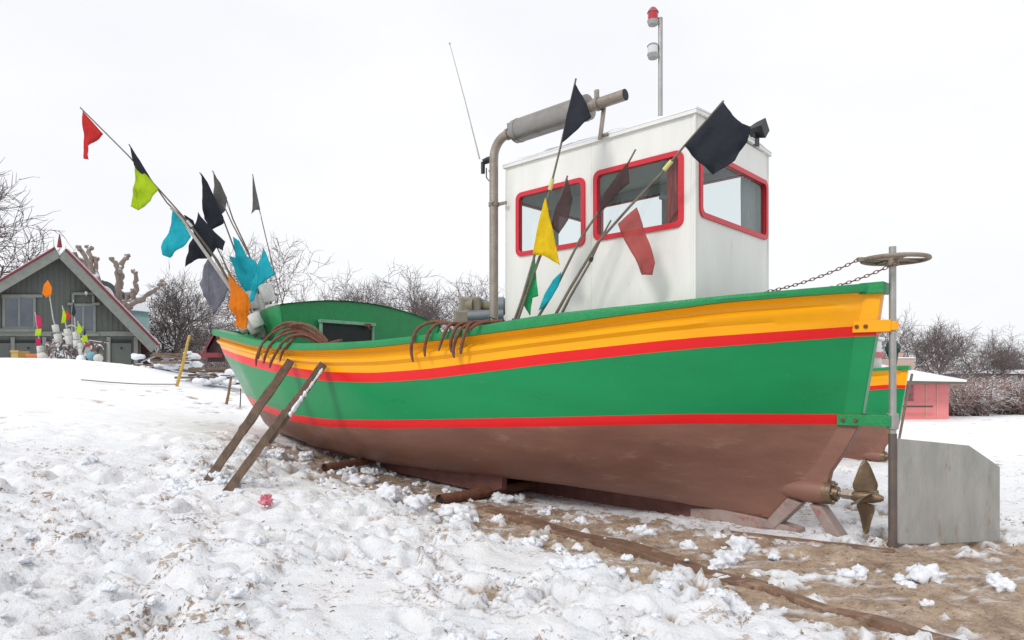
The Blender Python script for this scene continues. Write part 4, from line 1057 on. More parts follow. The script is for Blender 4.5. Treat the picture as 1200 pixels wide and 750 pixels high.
grapnel('rusty grapnel over the bow rail, leftmost, its longest tines hanging lowest', [[(384,402),(365,388),(343,381),(322,388),(308,402),(301,418),(300,429)], [(384,403),(355,384),(330,384),(314,395),(305,408),(303,421)], [(382,403),(352,389),(332,392),(318,402),(312,414)]], [(384,403),(400,399)], g1)
grapnel('rusty grapnel over the bow rail, middle one of the bundle', [[(380,401),(350,386),(331,389),(317,404),(311,417),(309,426)], [(378,401),(352,391),(335,397),(325,411),(318,424),(316,431)], [(380,404),(358,392),(341,394),(333,400)]], [(380,403),(398,402)], g1)
grapnel('rusty grapnel over the bow rail, inner one with short tines', [[(375,403),(351,394),(339,402),(331,412),(328,423)], [(378,401),(362,386),(344,378),(330,380),(318,388)], [(384,400),(368,384),(350,379),(338,382)]], [(376,404),(392,404)], g1)
g2 = 'rusty grapnels hung over the rail amidships'
grapnel('rusty grapnel amidships, left of the bundle with a wide open tine', [[(530,379),(507,377),(490,385),(483,400),(482,412),(484,424)], [(535,380),(515,379),(503,389),(498,405),(498,418)], [(545,382),(530,379),(521,390),(514,411)]], [(530,380),(552,378)], g2)
grapnel('rusty grapnel amidships, middle one with close-set tines', [[(560,378),(541,379),(532,388),(528,402),(529,413)], [(560,379),(545,382),(535,395),(531,410),(532,419)]], [(556,379),(574,376)], g2, off=.13)
grapnel('rusty grapnel amidships, right one beside the net', [[(572,378),(553,378),(545,390),(541,405),(540,415)], [(574,378),(558,380),(550,388)]], [(572,378),(590,376)], g2)

# ================================================================== PROPS, LOGS, SKIDS
def timber(p0, p1, w, th, name_or_mb, up=None, seg=14, wob=.01, seed=1.):
    d = (p1 - p0); dn = d.normalized(); x = dn.cross(up or Vector((0, 0, 1))).normalized(); y = x.cross(dn).normalized(); mb = name_or_mb
    V = []
    for i in range(seg + 1):
        s = i / seg; c = p0 + d * s; o = x * wob * MN.noise(Vector((s * 4, seed, 0))) + y * wob * MN.noise(Vector((s * 4, seed, 5)))
        ww = w * (1 + .12 * MN.noise(Vector((s * 7, seed, 9)))); tt = th * (1 + .15 * MN.noise(Vector((s * 7, seed, 12))))
        V += [c + o + x * ww + y * tt, c + o - x * ww + y * tt, c + o - x * ww - y * tt, c + o + x * ww - y * tt]
    Fc = [(0, 1, 2, 3), tuple(seg * 4 + k for k in (3, 2, 1, 0))]
    for i in range(seg):
        for k in range(4): Fc.append((i*4 + k, (i+1)*4 + k, (i+1)*4 + (k+1) % 4, i*4 + (k+1) % 4))
    mb.add(V, Fc)
def hull_depth(x, u=.16):
    pts = [(img(BP(t, b, 0)), BP(t, b, 0).y) for t, b, z in PC[1] if t < 8.2]; pts.sort()
    return float(np.interp(x, [p[0] for p in pts], [p[1] for p in pts]))
def prop_(label, top, bot, seed):
    p1 = U(top[0], top[1], hull_depth(top[0]) - .10); g = next((U(bot[0], bot[1], d) for d in np.linspace(5.2, 8, 141) if U(bot[0], bot[1], d).z <= gz(U(bot[0], bot[1], d).x, d) + .005), U(bot[0], bot[1], 6.4)); p0 = g + (g - p1).normalized() * .08
    root = empty('wooden_prop', g, label, 'prop', 'timber props leaning on the port bow')
    up = (p1 - p0).cross(PT)
    mb = MB(); timber(p0.lerp(p1, .36), p1, .048, .032, mb, up, seed=seed); mb.build('upper_timber', WOOD, root, bevel=.005, smooth=0)
    of = Vector((-.012, -.06, .0)) if seed > 2 else Vector((.02, -.05, 0))
    mb = MB(); timber(p0, p0.lerp(p1, .58 if seed > 2 else .42) , .040, .026, mb, up, seed=seed + 3)
    mb.v = [tuple(Vector(v) + of) for v in mb.v]; mb.build('lower_timber', WOOD, root, bevel=.005, smooth=0)
    return root, p0, p1
prop_('weathered timber prop, left one, its foot furthest from the camera', (340, 424), (248, 557), 1.0)
r_, p0, p1 = prop_('weathered timber prop, right one, with snow stuck along its upper edge', (378, 428), (273, 572), 4.0)
mb = MB()
for i in range(26):
    s = .55 + .40 * i / 26; c = p0.lerp(p1, s) + Vector((.055, -.02, .02)); mb.sphere(c, random.uniform(.010, .02) * (1.2 if i < 12 else .8), 7, 5, (1, 1, 1.6), jit=.2)
mb.build('stuck_snow', SNOWM, r_, smooth=80)
def log(label, p, dr, Ln, r):
    root = empty('roller_log', p, label, 'roller', 'rusty rollers under the keel')
    mb = MB(); Q = [p + dr * Ln * i / 16 for i in range(17)]; mb.tube(Q, [r * (1 + .10 * MN.noise(Vector((i * .9, r * 50, 0)))) for i in range(17)], 14, cap=False)
    mb.build('roller_tube', RUST, root)
    mb = MB(); mb.tube([p + dr * .012, p + dr * .03], r * .72, 12); mb.build('end_plug', DARK, root)
    mb = MB(); mb.tube([p, p + dr * .012], [r * .98, r * .98], 14, cap=False); mb.tube([p + dr * .0, p + dr * .03], r * .74, 14, cap=False); mb.build('rim', RUST, root)
pl = U(515, 586, 6.75); log('rusty roller with flaking paint sticking out from under the bilge keel', pl, (-PT + Vector((0, 0, .0))).normalized(), 2.3, .055)
pl = U(380, 548, 7.85); log('dark red roller lying under the keel near the bow, mostly in shade', pl, (-PT + A * .25).normalized(), 1.9, .045)
def plank(label, a, b, w, zoff, seed, snow_s=None, th=.035):
    p = [Vector((0, 0, 0))] * 2; ends = []
    for (x, y) in (a, b):
        g = ray_ground(x, y, 2.8, 12); ends.append(Vector((g.x, g.y, float(base_h(g.x, g.y)) + zoff)))
    root = empty('skid_plank', ends[0], label, 'plank', 'skid planks on the sand')
    mb = MB(); timber(ends[0], ends[1], w, th, mb, Vector((0, 0, 1)), seg=26, wob=.03, seed=seed); mb.build('plank_body', PLANK, root, bevel=.006, smooth=0)
plank('long wet skid plank lying on the sand alongside the keel', (566, 592), (892, 683), .085, -.002, 2.0)
plank('skid plank half buried in snow, running out of the picture at lower right', (872, 680), (1180, 768), .04, .004, 6.0)
plank('thin skid plank under the propeller in line with the keel', (845, 620), (1048, 643), .05, .0, 9.0, th=.03)
# crumpled red wrapper
g = ray_ground(312, 603, 4, 9); g.z = gz(g.x, g.y) + .01; mb = MB(); n0 = 0; mb.sphere(g + Vector((0, 0, .05)), .045, 14, 10, (1.1, 1, .9), jit=.55)
o = mb.build('crumpled_wrapper', mat('wrapper_red', (.55, .02, .08), .4, (.75, .45, .5), 25, .9), None, smooth=0, org=g); tag(o, 'small crumpled pinkish red wrapper lying on the snow below the props', 'litter')

# ================================================================== SECOND BOAT
boat2 = empty('fishing_boat', (0, 0, 0)); tag(boat2, 'second fishing boat with green and yellow stern, half hidden behind the rudder stock', 'boat')
off2 = Vector((7.20, 12.4, -.50)) - S
for src in list(children(boat)):
    nm = src.name.split('.')[0]
    if nm in ('hull', 'sternpost', 'rail', 'bulwark_lining', 'deck', 'keel', 'stern_tube', 'stern_gland', 'propeller_shaft', 'propeller', 'keel_shoe', 'bilge_keel'):
        copy_tree(src, boat2)
boat2.location = ORG[boat.name] + off2; ORG[boat2.name] = Vector(boat2.location)
def BP2(t, q, z): return BP(t, q, z) + off2
mb = MB(); c = BP2(1.75, 0, 2.15); mb.box(c, A * 1.2, PT * .45, (0, 0, .40)); dh = mb.build('deckhouse', CABW, boat2, bevel=.03)
mb = MB(); mb.box(c + Vector((0, 0, .12)), A * 1.22, PT * .47, (0, 0, .05)); mb.build('red_band', REDF, dh)
mb = MB(); V = []
mb.box(BP2(1.75, 0, 2.58), A * 1.25, PT * .5, (0, 0, .032)); mb.build('deckhouse_snow', SNOWM, dh, bevel=.04)
mb = MB(); mb.sphere(BP2(.25, .0, 2.38), .11, 12, 8, (1, 1, 1.5), jit=.3); mb.tube([BP2(.25, .0, 2.0), BP2(.25, .0, 2.35)], [.05, .10], 10)
o = mb.build('net_bundle', mat('net_teal', (.02, .06, .055), .85, (.04, .09, .085), 20, .9, bump=.7), None, org=BP2(0, .15, 1.9)); tag(o, 'dark teal bundle of netting on the stern of the second boat', 'net')
# thin stick leaning beside the second boat
g = U(1053, 512, 12.2); mb = MB(); mb.tube([g + Vector((0, 0, -.1)), U(1062, 470, 12.1), U(1069, 438, 12.0)], .022, 7)
o = mb.build('leaning_stick', POLE, None, org=g); tag(o, 'thin grey stick leaning up beside the stern of the second boat', 'stick')

# ================================================================== RIGHT: PINK HUT, LOW BUILDING
PINK = mat('pink_wall', (.80, .27, .27), .75, (.66, .20, .21), 2, .7, bump=.2, bscale=12, dirt=(.55, .33, .30), dth=.62, dscale=3)
D = 31.0; zg = -.50
hut = empty('pink_hut', U(1075, 490, D), 'low pink hut with a wide snow covered roof, beyond the second boat', 'hut')
xa, xb = U(1010, 0, D).x, U(1112, 0, D).x; zt = CAMH + (H - 450) / F * D
mb = MB(); mb.abox(xa, xb, D, D + 5, zg - .2, zt); hw = mb.build('wall', PINK, hut, bevel=.02)
for xx in (1085, 1098):
    x_ = U(xx, 0, D).x; mb = MB(); mb.abox(x_ - .02, x_ + .02, D - .03, D - .003, zg, zt - .01); mb.build('batten', mat('batten_cream', (.6, .42, .32), .7), hw)
mb = MB(); mb.abox(xa - .4, xb + .45, D - .9, D + 5.6, zt + .003, zt + .18); mb.build('eave_board', mat('eave_brown', (.22, .17, .13), .8, None, 3, .8), hut)
mb = MB(); ex0, ex1 = xa - .5, U(1133, 0, D - 1).x; yb_, yf = D + 5.8, D - 1.0
rid0, rid1 = Vector((U(985,0,D).x, D + 2.2, CAMH + (H - 424) / F * 33)), Vector((U(1048,0,D).x, D + 2.2, CAMH + (H - 424) / F * 33))
V = [Vector((ex0, yf, zt + .185)), Vector((ex1, yf, zt + .10)), Vector((ex1, yb_, zt + .10)), Vector((ex0, yb_, zt + .185)), rid0, rid1,
     Vector((ex0, yf, zt + .30)), Vector((ex1, yf, zt + .19)), Vector((ex1, yb_, zt + .19)), Vector((ex0, yb_, zt + .30))]
mb.add(V, [(0, 1, 7, 6), (1, 2, 8, 7), (2, 3, 9, 8), (3, 0, 6, 9), (6, 7, 5, 4), (7, 8, 5), (8, 9, 4, 5), (9, 6, 4), (0, 3, 2, 1)])
mb.build('snowy_roof', SNOWM, hut, smooth=0)
mb = MB(); mb.abox(U(1045,0,D).x, U(1088,0,D).x, D - .35, D - .31, CAMH + (H - 477) / F * D, CAMH + (H - 475) / F * D); mb.build('ledge', mat('ledge_brown', (.10, .07, .06), .8), hut)
mb = MB(); x0_, x1_ = U(1056,0,D).x, U(1070,0,D).x; z0_, z1_ = CAMH + (H - 470) / F * D, CAMH + (H - 452) / F * D
mb.abox(x0_, x1_, D - .05, D - .002, z0_, z1_); win = mb.build('window', mat('poster_dark', (.22, .06, .09), .6, (.55, .2, .2), 4, .9), hut)
c = U(1056, 0, D + 1.2); mb = MB()
mb.abox(c.x - .45, c.x + .62, c.y, c.y + 1, 1.5, 2.30); mb.abox(c.x - .22, c.x + .22, c.y + .2, c.y + .7, 2.303, 2.62)
mb.prism([Vector((c.x - .26, c.y + .15, 2.623)), Vector((c.x + .26, c.y + .15, 2.623)), Vector((c.x, c.y + .15, 2.85))], (0, .6, 0))
ch_ = mb.build('chimney', mat('cream_cowl', (.52, .36, .29), .7, (.42, .30, .24), 3, .8), hut, smooth=0, bevel=.02)
mb = MB(); mb.abox(c.x - .5, c.x + .67, c.y - .05, c.y + .19, 2.303, 2.36); mb.build('chimney_snow', SNOWM, ch_, bevel=.02)
D = 62.0
bl = empty('low_building', U(1190, 480, D), 'long low brown building with a snow covered roof at the right edge', 'building')
mb = MB(); mb.abox(U(1158,0,D).x, U(1290,0,D).x, D, D + 9, -.6, CAMH + (H - 438) / F * D); w_ = mb.build('wall', mat('brown_boards', (.16, .10, .085), .8, (.10, .07, .06), 2, .8), bl)
mb = MB(); mb.abox(U(1154,0,D).x, U(1295,0,D).x, D - .8, D + 10, CAMH + (H - 438) / F * D, CAMH + (H - 433.5) / F * D); mb.build('snowy_roof', SNOWM, bl, bevel=.08)
mb = MB(); mb.abox(U(1183,0,D).x, U(1192,0,D).x, D - .06, D - .003, CAMH + (H - 448) / F * D, CAMH + (H - 440) / F * D); mb.build('window', mat('pale_shutter', (.45, .47, .48), .6), bl)

# ================================================================== LEFT: GABLED HOUSE
D = 31.0
def HX(x): return U(x, 0, D).x
def HZ(y): return CAMH + (H - y) / F * D
BRD = mat('grey_green_boards', (.125, .14, .125), .8, (.09, .10, .09), 3, .8, bump=.3, bscale=12, stretch=(1, 1, .2), dirt=(.20, .20, .19), dth=.62)
BRL = mat('light_grey_trim', (.24, .26, .235), .8, (.17, .18, .16), 4, .8)
RT_ = mat('roof_red', (.22, .025, .035), .7, (.14, .025, .03), 6, .8)
PHI = RAD(33)
def house_warp(v):
    r = v[0] / D; dy = v[1] - D; x0 = HX(70)
    # ray (r,1)*k meets the gable plane through (x0, D) with direction (cos, sin)
    k = (cos(PHI) * D - sin(PHI) * x0) / (cos(PHI) - r * sin(PHI))
    z = CAMH + (v[2] - CAMH) * k / D if v[2] > .95 else v[2]
    return (r * k - sin(PHI) * dy, k + cos(PHI) * dy, z)
house2 = empty('gabled_house', (HX(70), D, .9), 'grey-green boarded house with a steep gable and red roof edge, beyond the snow bank', 'house')
WARP[0] = house_warp
apx = Vector((HX(70), D, HZ(300))); rgt = Vector((HX(165), D, HZ(400))); lft = Vector((HX(-95), D, HZ(396)))
poly = [Vector((lft.x, D, .4)), Vector((rgt.x, D, .4)), rgt, apx, lft]
mb = MB(); mb.prism(poly, (0, 9, 0)); x = lft.x + .12
while x < rgt.x - .1:
    if x < apx.x: zt = lft.z + (apx.z - lft.z) * (x - lft.x) / (apx.x - lft.x)
    else: zt = rgt.z + (apx.z - rgt.z) * (rgt.x - x) / (rgt.x - apx.x)
    if zt - .12 > HZ(388): mb.abox(x - .025, x + .025, D - .028, D + .004, HZ(388), zt - .12)
    x += .24
hwall = mb.build('wall', BRD, house2, smooth=0)
mb = MB(); mb.abox(lft.x, rgt.x - .1, D - .07, D - .003, HZ(394), HZ(388.5)); mb.build('string_course', BRL, house2)
def slab(a, b, y0, y1, th, up, name, m, par):
    d = (b - a).normalized(); n_ = Vector((-d.z, 0, d.x)); n_ = n_ if n_.z > 0 else -n_; mb = MB()
    mb.prism([Vector((a.x, y0, a.z)) + n_ * up, Vector((b.x, y0, b.z)) + n_ * up, Vector((b.x, y0, b.z)) + n_ * (up + th), Vector((a.x, y0, a.z)) + n_ * (up + th)], (0, y1 - y0, 0)); return mb.build(name, m, par, smooth=0)
A2 = Vector((apx.x, D, HZ(302))); R2_ = Vector((HX(177), D, HZ(412))); L2_ = Vector((HX(-110), D, HZ(409)))
for e, s_ in ((R2_, 1), (L2_, -1)):
    slab(A2, e, D - .75, D + 9.6, .18, .0, 'roof_slope', RT_, house2)
    slab(A2, e, D - .80, D - .755, .42, -.10, 'bargeboard', BRL, house2)
    slab(A2, e, D - .84, D + 9.6, .09, .33, 'roof_edge', RT_, house2)
    slab(A2, e, D - .3, D + 9.6, .10, .43, 'roof_snow', SNOWM, house2)
mb = MB(); mb.tube([Vector((apx.x, D - .8, HZ(293))), Vector((apx.x, D - .8, HZ(286))), Vector((apx.x, D - .8, HZ(278)))], [.12, .08, .02], 8); mb.build('finial', RT_, house2)
GLD = mat('house_glass', (.06, .075, .10), .12, (.12, .14, .17), 1.2, .9, coat=.5)
def hwin(x0, y0, x1, y1, mull):
    mb = MB(); f = .12; a, b, c_, d = HX(x0), HX(x1), HZ(y1), HZ(y0)
    for q in ((a, b, c_, c_ + f), (a, b, d - f, d), (a, a + f, c_ + f, d - f), (b - f, b, c_ + f, d - f)): mb.abox(q[0], q[1], D - .10, D - .032, q[2], q[3])
    for k in range(1, mull + 1): xm = a + (b - a) * k / (mull + 1); mb.abox(xm - .05, xm + .05, D - .09, D - .033, c_ + f, d - f)
    w = mb.build('window', BRL, house2); mb = MB(); mb.abox(a + f, b - f, D - .06, D - .035, c_ + f, d - f); mb.build('pane', GLD, w)
    mb = MB(); mb.abox(a - .15, b + .15, D - .2, D - .004, c_ - .12, c_ - .003); mb.abox(a - .1, b + .1, D - .16, D - .03, c_ - .001, c_ + .04); mb.build('sill', BRL, w)
hwin(3, 347, 42, 386, 1); hwin(83, 356, 112, 391, 1)
mb = MB(); mb.abox(HX(2), HX(50), D - .14, D - .03, HZ(349), HZ(345.5)); mb.build('window_head', BRL, house2)
mb = MB()
for q in ((79, 358, 87, 355), (84, 354.5, 87, 343.5), (87, 346, 110, 343), (107.5, 354.5, 110.5, 346.5), (107.5, 358, 117, 355)): mb.abox(HX(q[0]), HX(q[2]), D - .16, D - .03, HZ(q[1]), HZ(q[3]))
mb.build('stepped_trim', BRL, house2)
for x0, x1 in ((-30, 13), (17, 50), (54, 88), (130, 154)):
    mb = MB(); mb.abox(HX(x0), HX(x1), D - .08, D - .004, .6, HZ(402)); dr = mb.build('door', BRD, house2, bevel=.02)
    mb = MB(); mb.abox(HX(x0), HX(x1), D - .09, D - .005, HZ(401), HZ(398.5)); mb.build('door_vent', DARK, dr)
    mb = MB(); mb.sphere(Vector((HX((x0 + x1) / 2), D - .12, HZ(408))), .05, 8, 6); mb.build('handle', BLK, dr)
for x_ in (15, 52, 91, 127, 159):
    mb = MB(); mb.abox(HX(x_) - .09, HX(x_) + .09, D - .13, D - .006, .6, HZ(395)); mb.build('post', BRL, house2)
mb = MB(); mb.tube([Vector((HX(183), D - .6, HZ(410))), Vector((HX(180), D - .5, HZ(418))), Vector((HX(166), D - .2, HZ(424))), Vector((HX(163), D - .2, .5))], .05, 8); mb.build('downpipe', GALV, house2)
mb = MB(); mb.sphere(Vector((HX(101), D - .3, HZ(344))), .09, 8, 6); mb.tube([Vector((HX(101), D, HZ(347))), Vector((HX(101), D - .28, HZ(346)))], .02, 6); mb.build('wall_lamp', WT, house2)
WARP[0] = None
# second house behind, with dormers
Dd = 40.0
def XX(x): return U(x, 0, Dd).x
def ZZ(y): return CAMH + (H - y) / F * Dd
TEAL = mat('pale_teal_wall', (.25, .38, .36), .7, (.2, .3, .29), 3, .7)
hb = empty('teal_house', (XX(150), Dd, .9), 'pale teal house with snowy dormers, mostly hidden behind the gabled house', 'house')
mb = MB(); mb.prism([Vector((XX(90), Dd, .5)), Vector((XX(182), Dd, .5)), Vector((XX(182), Dd, ZZ(398))), Vector((XX(150), Dd, ZZ(345))), Vector((XX(120), Dd, ZZ(328))), Vector((XX(90), Dd, ZZ(345)))], (-4.5, 6, 0)); mb.build('wall', BRD, hb, smooth=0)
mb = MB(); mb.prism([Vector((XX(158), Dd - 1, ZZ(408))), Vector((XX(187), Dd - 1, ZZ(408))), Vector((XX(185), Dd - 1, ZZ(367))), Vector((XX(158), Dd - 1, ZZ(365)))], (-1.2, 2, 0)); dm = mb.build('dormer', TEAL, hb, bevel=.02)
mb = MB(); mb.prism([Vector((XX(150), Dd - 1.3, ZZ(364))), Vector((XX(190), Dd - 1.3, ZZ(368))), Vector((XX(188), Dd - 1.3, ZZ(363))), Vector((XX(170), Dd - 1.3, ZZ(352))), Vector((XX(152), Dd - 1.3, ZZ(356)))], (-1.2, 2.0, 0)); mb.build('dormer_snow', SNOWM, dm, smooth=0)
mb = MB(); n_ = 14; P_ = [Vector((XX(133) + 1.0 * cos(pi * k / n_), Dd - 1.0, ZZ(357) + 1.25 * sin(pi * k / n_))) for k in range(n_ + 1)]; mb.prism(P_, (-.5, .8, 0)); ad_ = mb.build('arched_dormer', mat('dark_slate', (.05, .06, .07), .6), hb, smooth=40)
mb = MB(); P2_ = [Vector((XX(133) + .72 * cos(pi * k / n_), Dd - 1.06, ZZ(356.5) + .95 * sin(pi * k / n_))) for k in range(n_ + 1)]; mb.prism(P2_, (0, .05, 0)); aw_ = mb.build('window', WT, ad_, smooth=40)
mb = MB(); P2_ = [Vector((XX(133) + .5 * cos(pi * k / n_), Dd - 1.08, ZZ(356) + .7 * sin(pi * k / n_))) for k in range(n_ + 1)]; mb.prism(P2_, (0, .015, 0)); mb.build('pane', GLD, aw_, smooth=40)
mb = MB(); mb.prism([Vector((XX(112), Dd - 1.2, ZZ(338))), Vector((XX(124), Dd - 1.2, ZZ(327))), Vector((XX(140), Dd - 1.2, ZZ(341)))], (-.5, .8, 0)); mb.build('dormer_snow', SNOWM, hb, smooth=0)
# dark little hut and red footing left of the bow
Dk = 26.0
hk = empty('net_shed', U(252, 420, Dk), 'small dark shed with a pointed roof, just left of the bow', 'shed')
mb = MB(); a = lambda x, y: U(x, y, Dk); mb.prism([a(243, 424), a(264, 424), a(263, 408), a(254, 392), a(245, 408)], (-.5, .9, 0)); mb.build('wall', mat('shed_dark', (.06, .035, .04), .8, None, 3, .6), hk, smooth=0)
mb = MB(); mb.prism([a(240, 414), a(254, 388), a(268, 414), a(266, 414), a(254, 392), a(242, 414)], (-.6, 1.3, 0)); mb.v = [(v[0], v[1] - .2, v[2]) for v in mb.v]; mb.build('roof', RT_, hk, smooth=0)
mb = MB(); mb.prism([a(240, 419), a(262, 419), a(262, 414), a(240, 414)], (0, .4, 0)); mb.v = [(v[0], v[1] - .5, v[2]) for v in mb.v]; mb.build('red_plinth', RT_, hk, smooth=0)

# ================================================================== TREES
BARK = mat('bark', (.125, .10, .09), .9, (.07, .055, .05), 8, .9, snow=True); TWIG = mat('twigs', (.16, .13, .125), .9, (.10, .08, .075), 6, .9)
TWIGB = mat('brown_twigs', (.40, .285, .245), .9, (.26, .18, .15), 6, .9, snow=True); BARKP = mat('pale_bark', (.30, .235, .20), .9, (.19, .15, .13), 6, .9, snow=True)
def grow(seed, height, spread, n0=7, nchild=(7, 6, 5, 4), maxl=4, crook=.35, twig_r=.010, trunk_f=.28, droop=.0, up=.5):
    r = random.Random(seed); T = MB(); K = MB()
    def br(p, d, Ln, rad_, lv):
        seg = 5 if lv < 2 else (4 if lv < 3 else 3); Q = [p]; dd = d.copy()
        for i in range(seg):
            ck = crook * (1 if lv < 2 else .6); dd = (dd + Vector((r.gauss(0, ck), r.gauss(0, ck), r.gauss(0, ck) + up * .12 - droop * lv * .05)) * (.55 if lv == 0 else 1)).normalized()
            Q.append(Q[-1] + dd * Ln / seg)
        R = [rad_ * (1 - .62 * i / seg) for i in range(seg + 1)]
        (T if lv < 2 else K).tube(Q, R, 6 if lv == 0 else (5 if lv == 1 else 3), cap=False)
        if lv >= maxl: return
        nc = nchild[lv]
        for k in range(nc):
            s = (.30 if lv else .45) + (.70 if lv else .55) * (k + r.random() * .8) / nc; s = min(s, .99)
            kk = s * seg; i = min(int(kk), seg - 1); c = Q[i].lerp(Q[i + 1], kk - i)
            dl = (Q[i + 1] - Q[i]).normalized(); ax = Vector((r.gauss(0, 1), r.gauss(0, 1), r.gauss(0, 1))); ax = (ax - dl * ax.dot(dl)).normalized()
            ang = RAD(r.uniform(28, 62)); nd = (dl * cos(ang) + ax * sin(ang)); nd.z += .10 * up; nd.normalize()
            br(c, nd, Ln * r.uniform(.48, .72) * (spread if lv == 0 else 1), max(rad_ * (1 - .6 * s) * r.uniform(.5, .68), twig_r), lv + 1)
    br(Vector((0, 0, -.3)), Vector((r.gauss(0, .05), r.gauss(0, .05), 1)), height * .55, height * .020, 0)
    return T, K
def tree_proto(name, label, cat, group, seed, mt=BARK, mk=TWIG, **kw):
    T, K = grow(seed, 10.0, **kw); root = empty(name, (0, 0, 0), label, cat, group)
    T.build('trunk', mt, root, smooth=60); K.build('crown', mk, root, smooth=0); return root
GT = 'bare trees behind the boat and beach'
protos = [tree_proto('bare_tree', 'x', 'tree', GT, 3, spread=1.05, nchild=(10, 8, 6, 4), crook=.30, twig_r=.015),
          tree_proto('bare_tree', 'x', 'tree', GT, 12, spread=1.15, nchild=(10, 8, 6, 4), crook=.42, twig_r=.015, up=.2),
          tree_proto('bare_tree', 'x', 'tree', GT, 23, spread=.9, nchild=(12, 8, 6, 4), crook=.25, twig_r=.015, up=.9)]
used = [False] * 3
def top_of(root): return max(max(v.co.z for v in c.data.vertices) for c in children(root))
PH = [top_of(p) for p in protos]
def place(k, x, ytop, d, rz, label, sx=1.0, zb=None):
    g = U(x, 0, d); z0 = float(base_h(g.x, g.y)) if zb is None else zb; zt = CAMH + (H - ytop) / F * d; sc = (zt - z0) / PH[k]
    if not used[k]: o = protos[k]; used[k] = True
    else: o = copy_tree(protos[k])
    o.location = (g.x, d, z0); o.scale = (sc * sx, sc * sx, sc); o.rotation_euler = (0, 0, rz); o['label'] = label; return o
TL = [
 (0, -12, 140, 38, .9, 'tall bare tree at the left edge of the picture, over the house roof', 1.05),
 (2, 197, 306, 42, 1.0, 'round brown bare tree right of the gabled house', 1.1),
 (1, 176, 340, 48, 2.0, 'low bare tree just behind the right eave of the gabled house', 1.2),
 (1, 322, 256, 31, 4.1, 'spreading bare tree rising behind the bow and its flags', .85),
 (0, 232, 372, 52, .7, 'small bare tree behind the dark shed', 1.3),
 (2, 262, 366, 50, 3.7, 'small bare tree directly behind the bow tip', 1.3),
 (1, 420, 326, 46, .2, 'bare tree just right of the cuddy crown, lowest of that row', 1.0),
 (0, 462, 306, 46, 1.2, 'bare tree above the right end of the green cuddy', 1.05),
 (2, 505, 322, 50, 2.9, 'narrow bare tree left of the net hauler', 1.1),
 (1, 548, 304, 44, 5.2, 'dense bare tree above the net hauler, left of the exhaust pipe', 1.1),
 (0, 588, 318, 47, 4.4, 'bare tree behind the exhaust pipe', 1.1),
 (0, 1064, 358, 48, 2.2, 'tallest bare tree right behind the rudder stock', 1.15),
 (2, 1094, 366, 50, .5, 'bare tree second to the right of the rudder stock', 1.15),
 (1, 1120, 378, 54, 1.5, 'bare tree above the end of the pink hut roof', 1.15),
 (0, 1148, 388, 56, 3.3, 'bare tree between the pink hut and the low building', 1.2),
 (2, 1178, 400, 66, 5.0, 'faint small bare tree behind the low building', 1.2),
 (1, 1206, 400, 70, .9, 'bare tree at the right edge of the picture', 1.3),
]
for a in TL: place(*a)
# pollarded trees behind the gabled house
def pollard(x, d, label, limbs):
    g = U(x, 0, d); z0 = float(base_h(g.x, g.y)); root = empty('pollarded_tree', (g.x, d, z0), label, 'tree', 'pollarded trees behind the house roof')
    mb = MB(); base = U(limbs[0][0][0], limbs[0][0][1], d); mb.tube([Vector((g.x, d, z0 - .2)), base.lerp(Vector((g.x, d, z0)), .5), base], [.35, .3, .22], 8); mb.build('trunk', BARKP, root)
    K = MB(); r = random.Random(int(x))
    for k, lb_ in enumerate(limbs):
        P = [U(px, py, d + (.3 * (i - 1) if k % 2 else -.2 * i)) for i, (px, py) in enumerate(lb_)]; Q = []
        for a_, b_ in zip(P[:-1], P[1:]):
            for j in range(4): Q.append(a_.lerp(b_, j / 4) + Vector((r.gauss(0, .04), r.gauss(0, .04), r.gauss(0, .04))))
        Q.append(P[-1]); m = len(Q); K.tube(Q, [max(.17 * (1 - .55 * i / m) + r.uniform(-.01, .03), .07) for i in range(m)], 7)
        for j in range(3): K.sphere(Q[-1] + Vector((r.gauss(0, .06), 0, r.gauss(0, .06))), .12, 7, 5, jit=.2)
    K.build('crown', BARKP, root, smooth=60)
pollard(112, 36, 'pollarded tree with stubby upright limbs, left one behind the roof ridge', [[(116,345),(110,325),(104,308),(93,290)], [(112,330),(106,312),(105,290)], [(110,326),(100,308),(86,298)], [(114,335),(113,316),(111,303)]])
pollard(137, 36.5, 'pollarded tree with a forked top, tallest behind the right roof slope', [[(139,352),(139,335),(138,315),(131,302)], [(138,322),(141,312),(148,300)], [(139,340),(143,325),(141,318)]])
pollard(152, 36.2, 'pollarded tree with one bent limb reaching right, nearest the roof eave', [[(148,362),(155,350),(160,335),(158,320)], [(150,360),(166,350),(180,341),(190,332)], [(148,358),(152,345),(158,340)]])
# shrubs of the brown hedge on the right, and on the left beside the sheds
def shrub_proto():
    r = random.Random(8); K = MB(); T = MB()
    for i in range(26):
        a = r.uniform(0, 2 * pi); d = Vector((cos(a) * .45, sin(a) * .45, 1)).normalized(); p = Vector((cos(a) * .25 * r.random(), sin(a) * .25 * r.random(), -.05))
        Q = [p]
        for s in range(4): d = (d + Vector((r.gauss(0, .2), r.gauss(0, .2), .05))).normalized(); Q.append(Q[-1] + d * r.uniform(.3, .52))
        T.tube(Q, [.025, .02, .016, .012, .008], 4, cap=False)
        for k in range(26):
            s = r.uniform(.6, 4); j = min(int(s), 3); c = Q[j].lerp(Q[j + 1], s - j); e = Vector((r.gauss(0, 1), r.gauss(0, 1), r.gauss(.5, .8))).normalized(); Ln = r.uniform(.12, .4)
            K.tube([c, c + e * Ln * .5 + Vector((0, 0, .02)), c + e * Ln], [.010, .008, .006], 3, cap=False)
    root = empty('brown_shrub', (0, 0, 0), 'x', 'shrub', 'snow dusted brown shrubs'); T.build('stem', BARK, root); K.build('twigs', TWIGB, root, smooth=0); return root
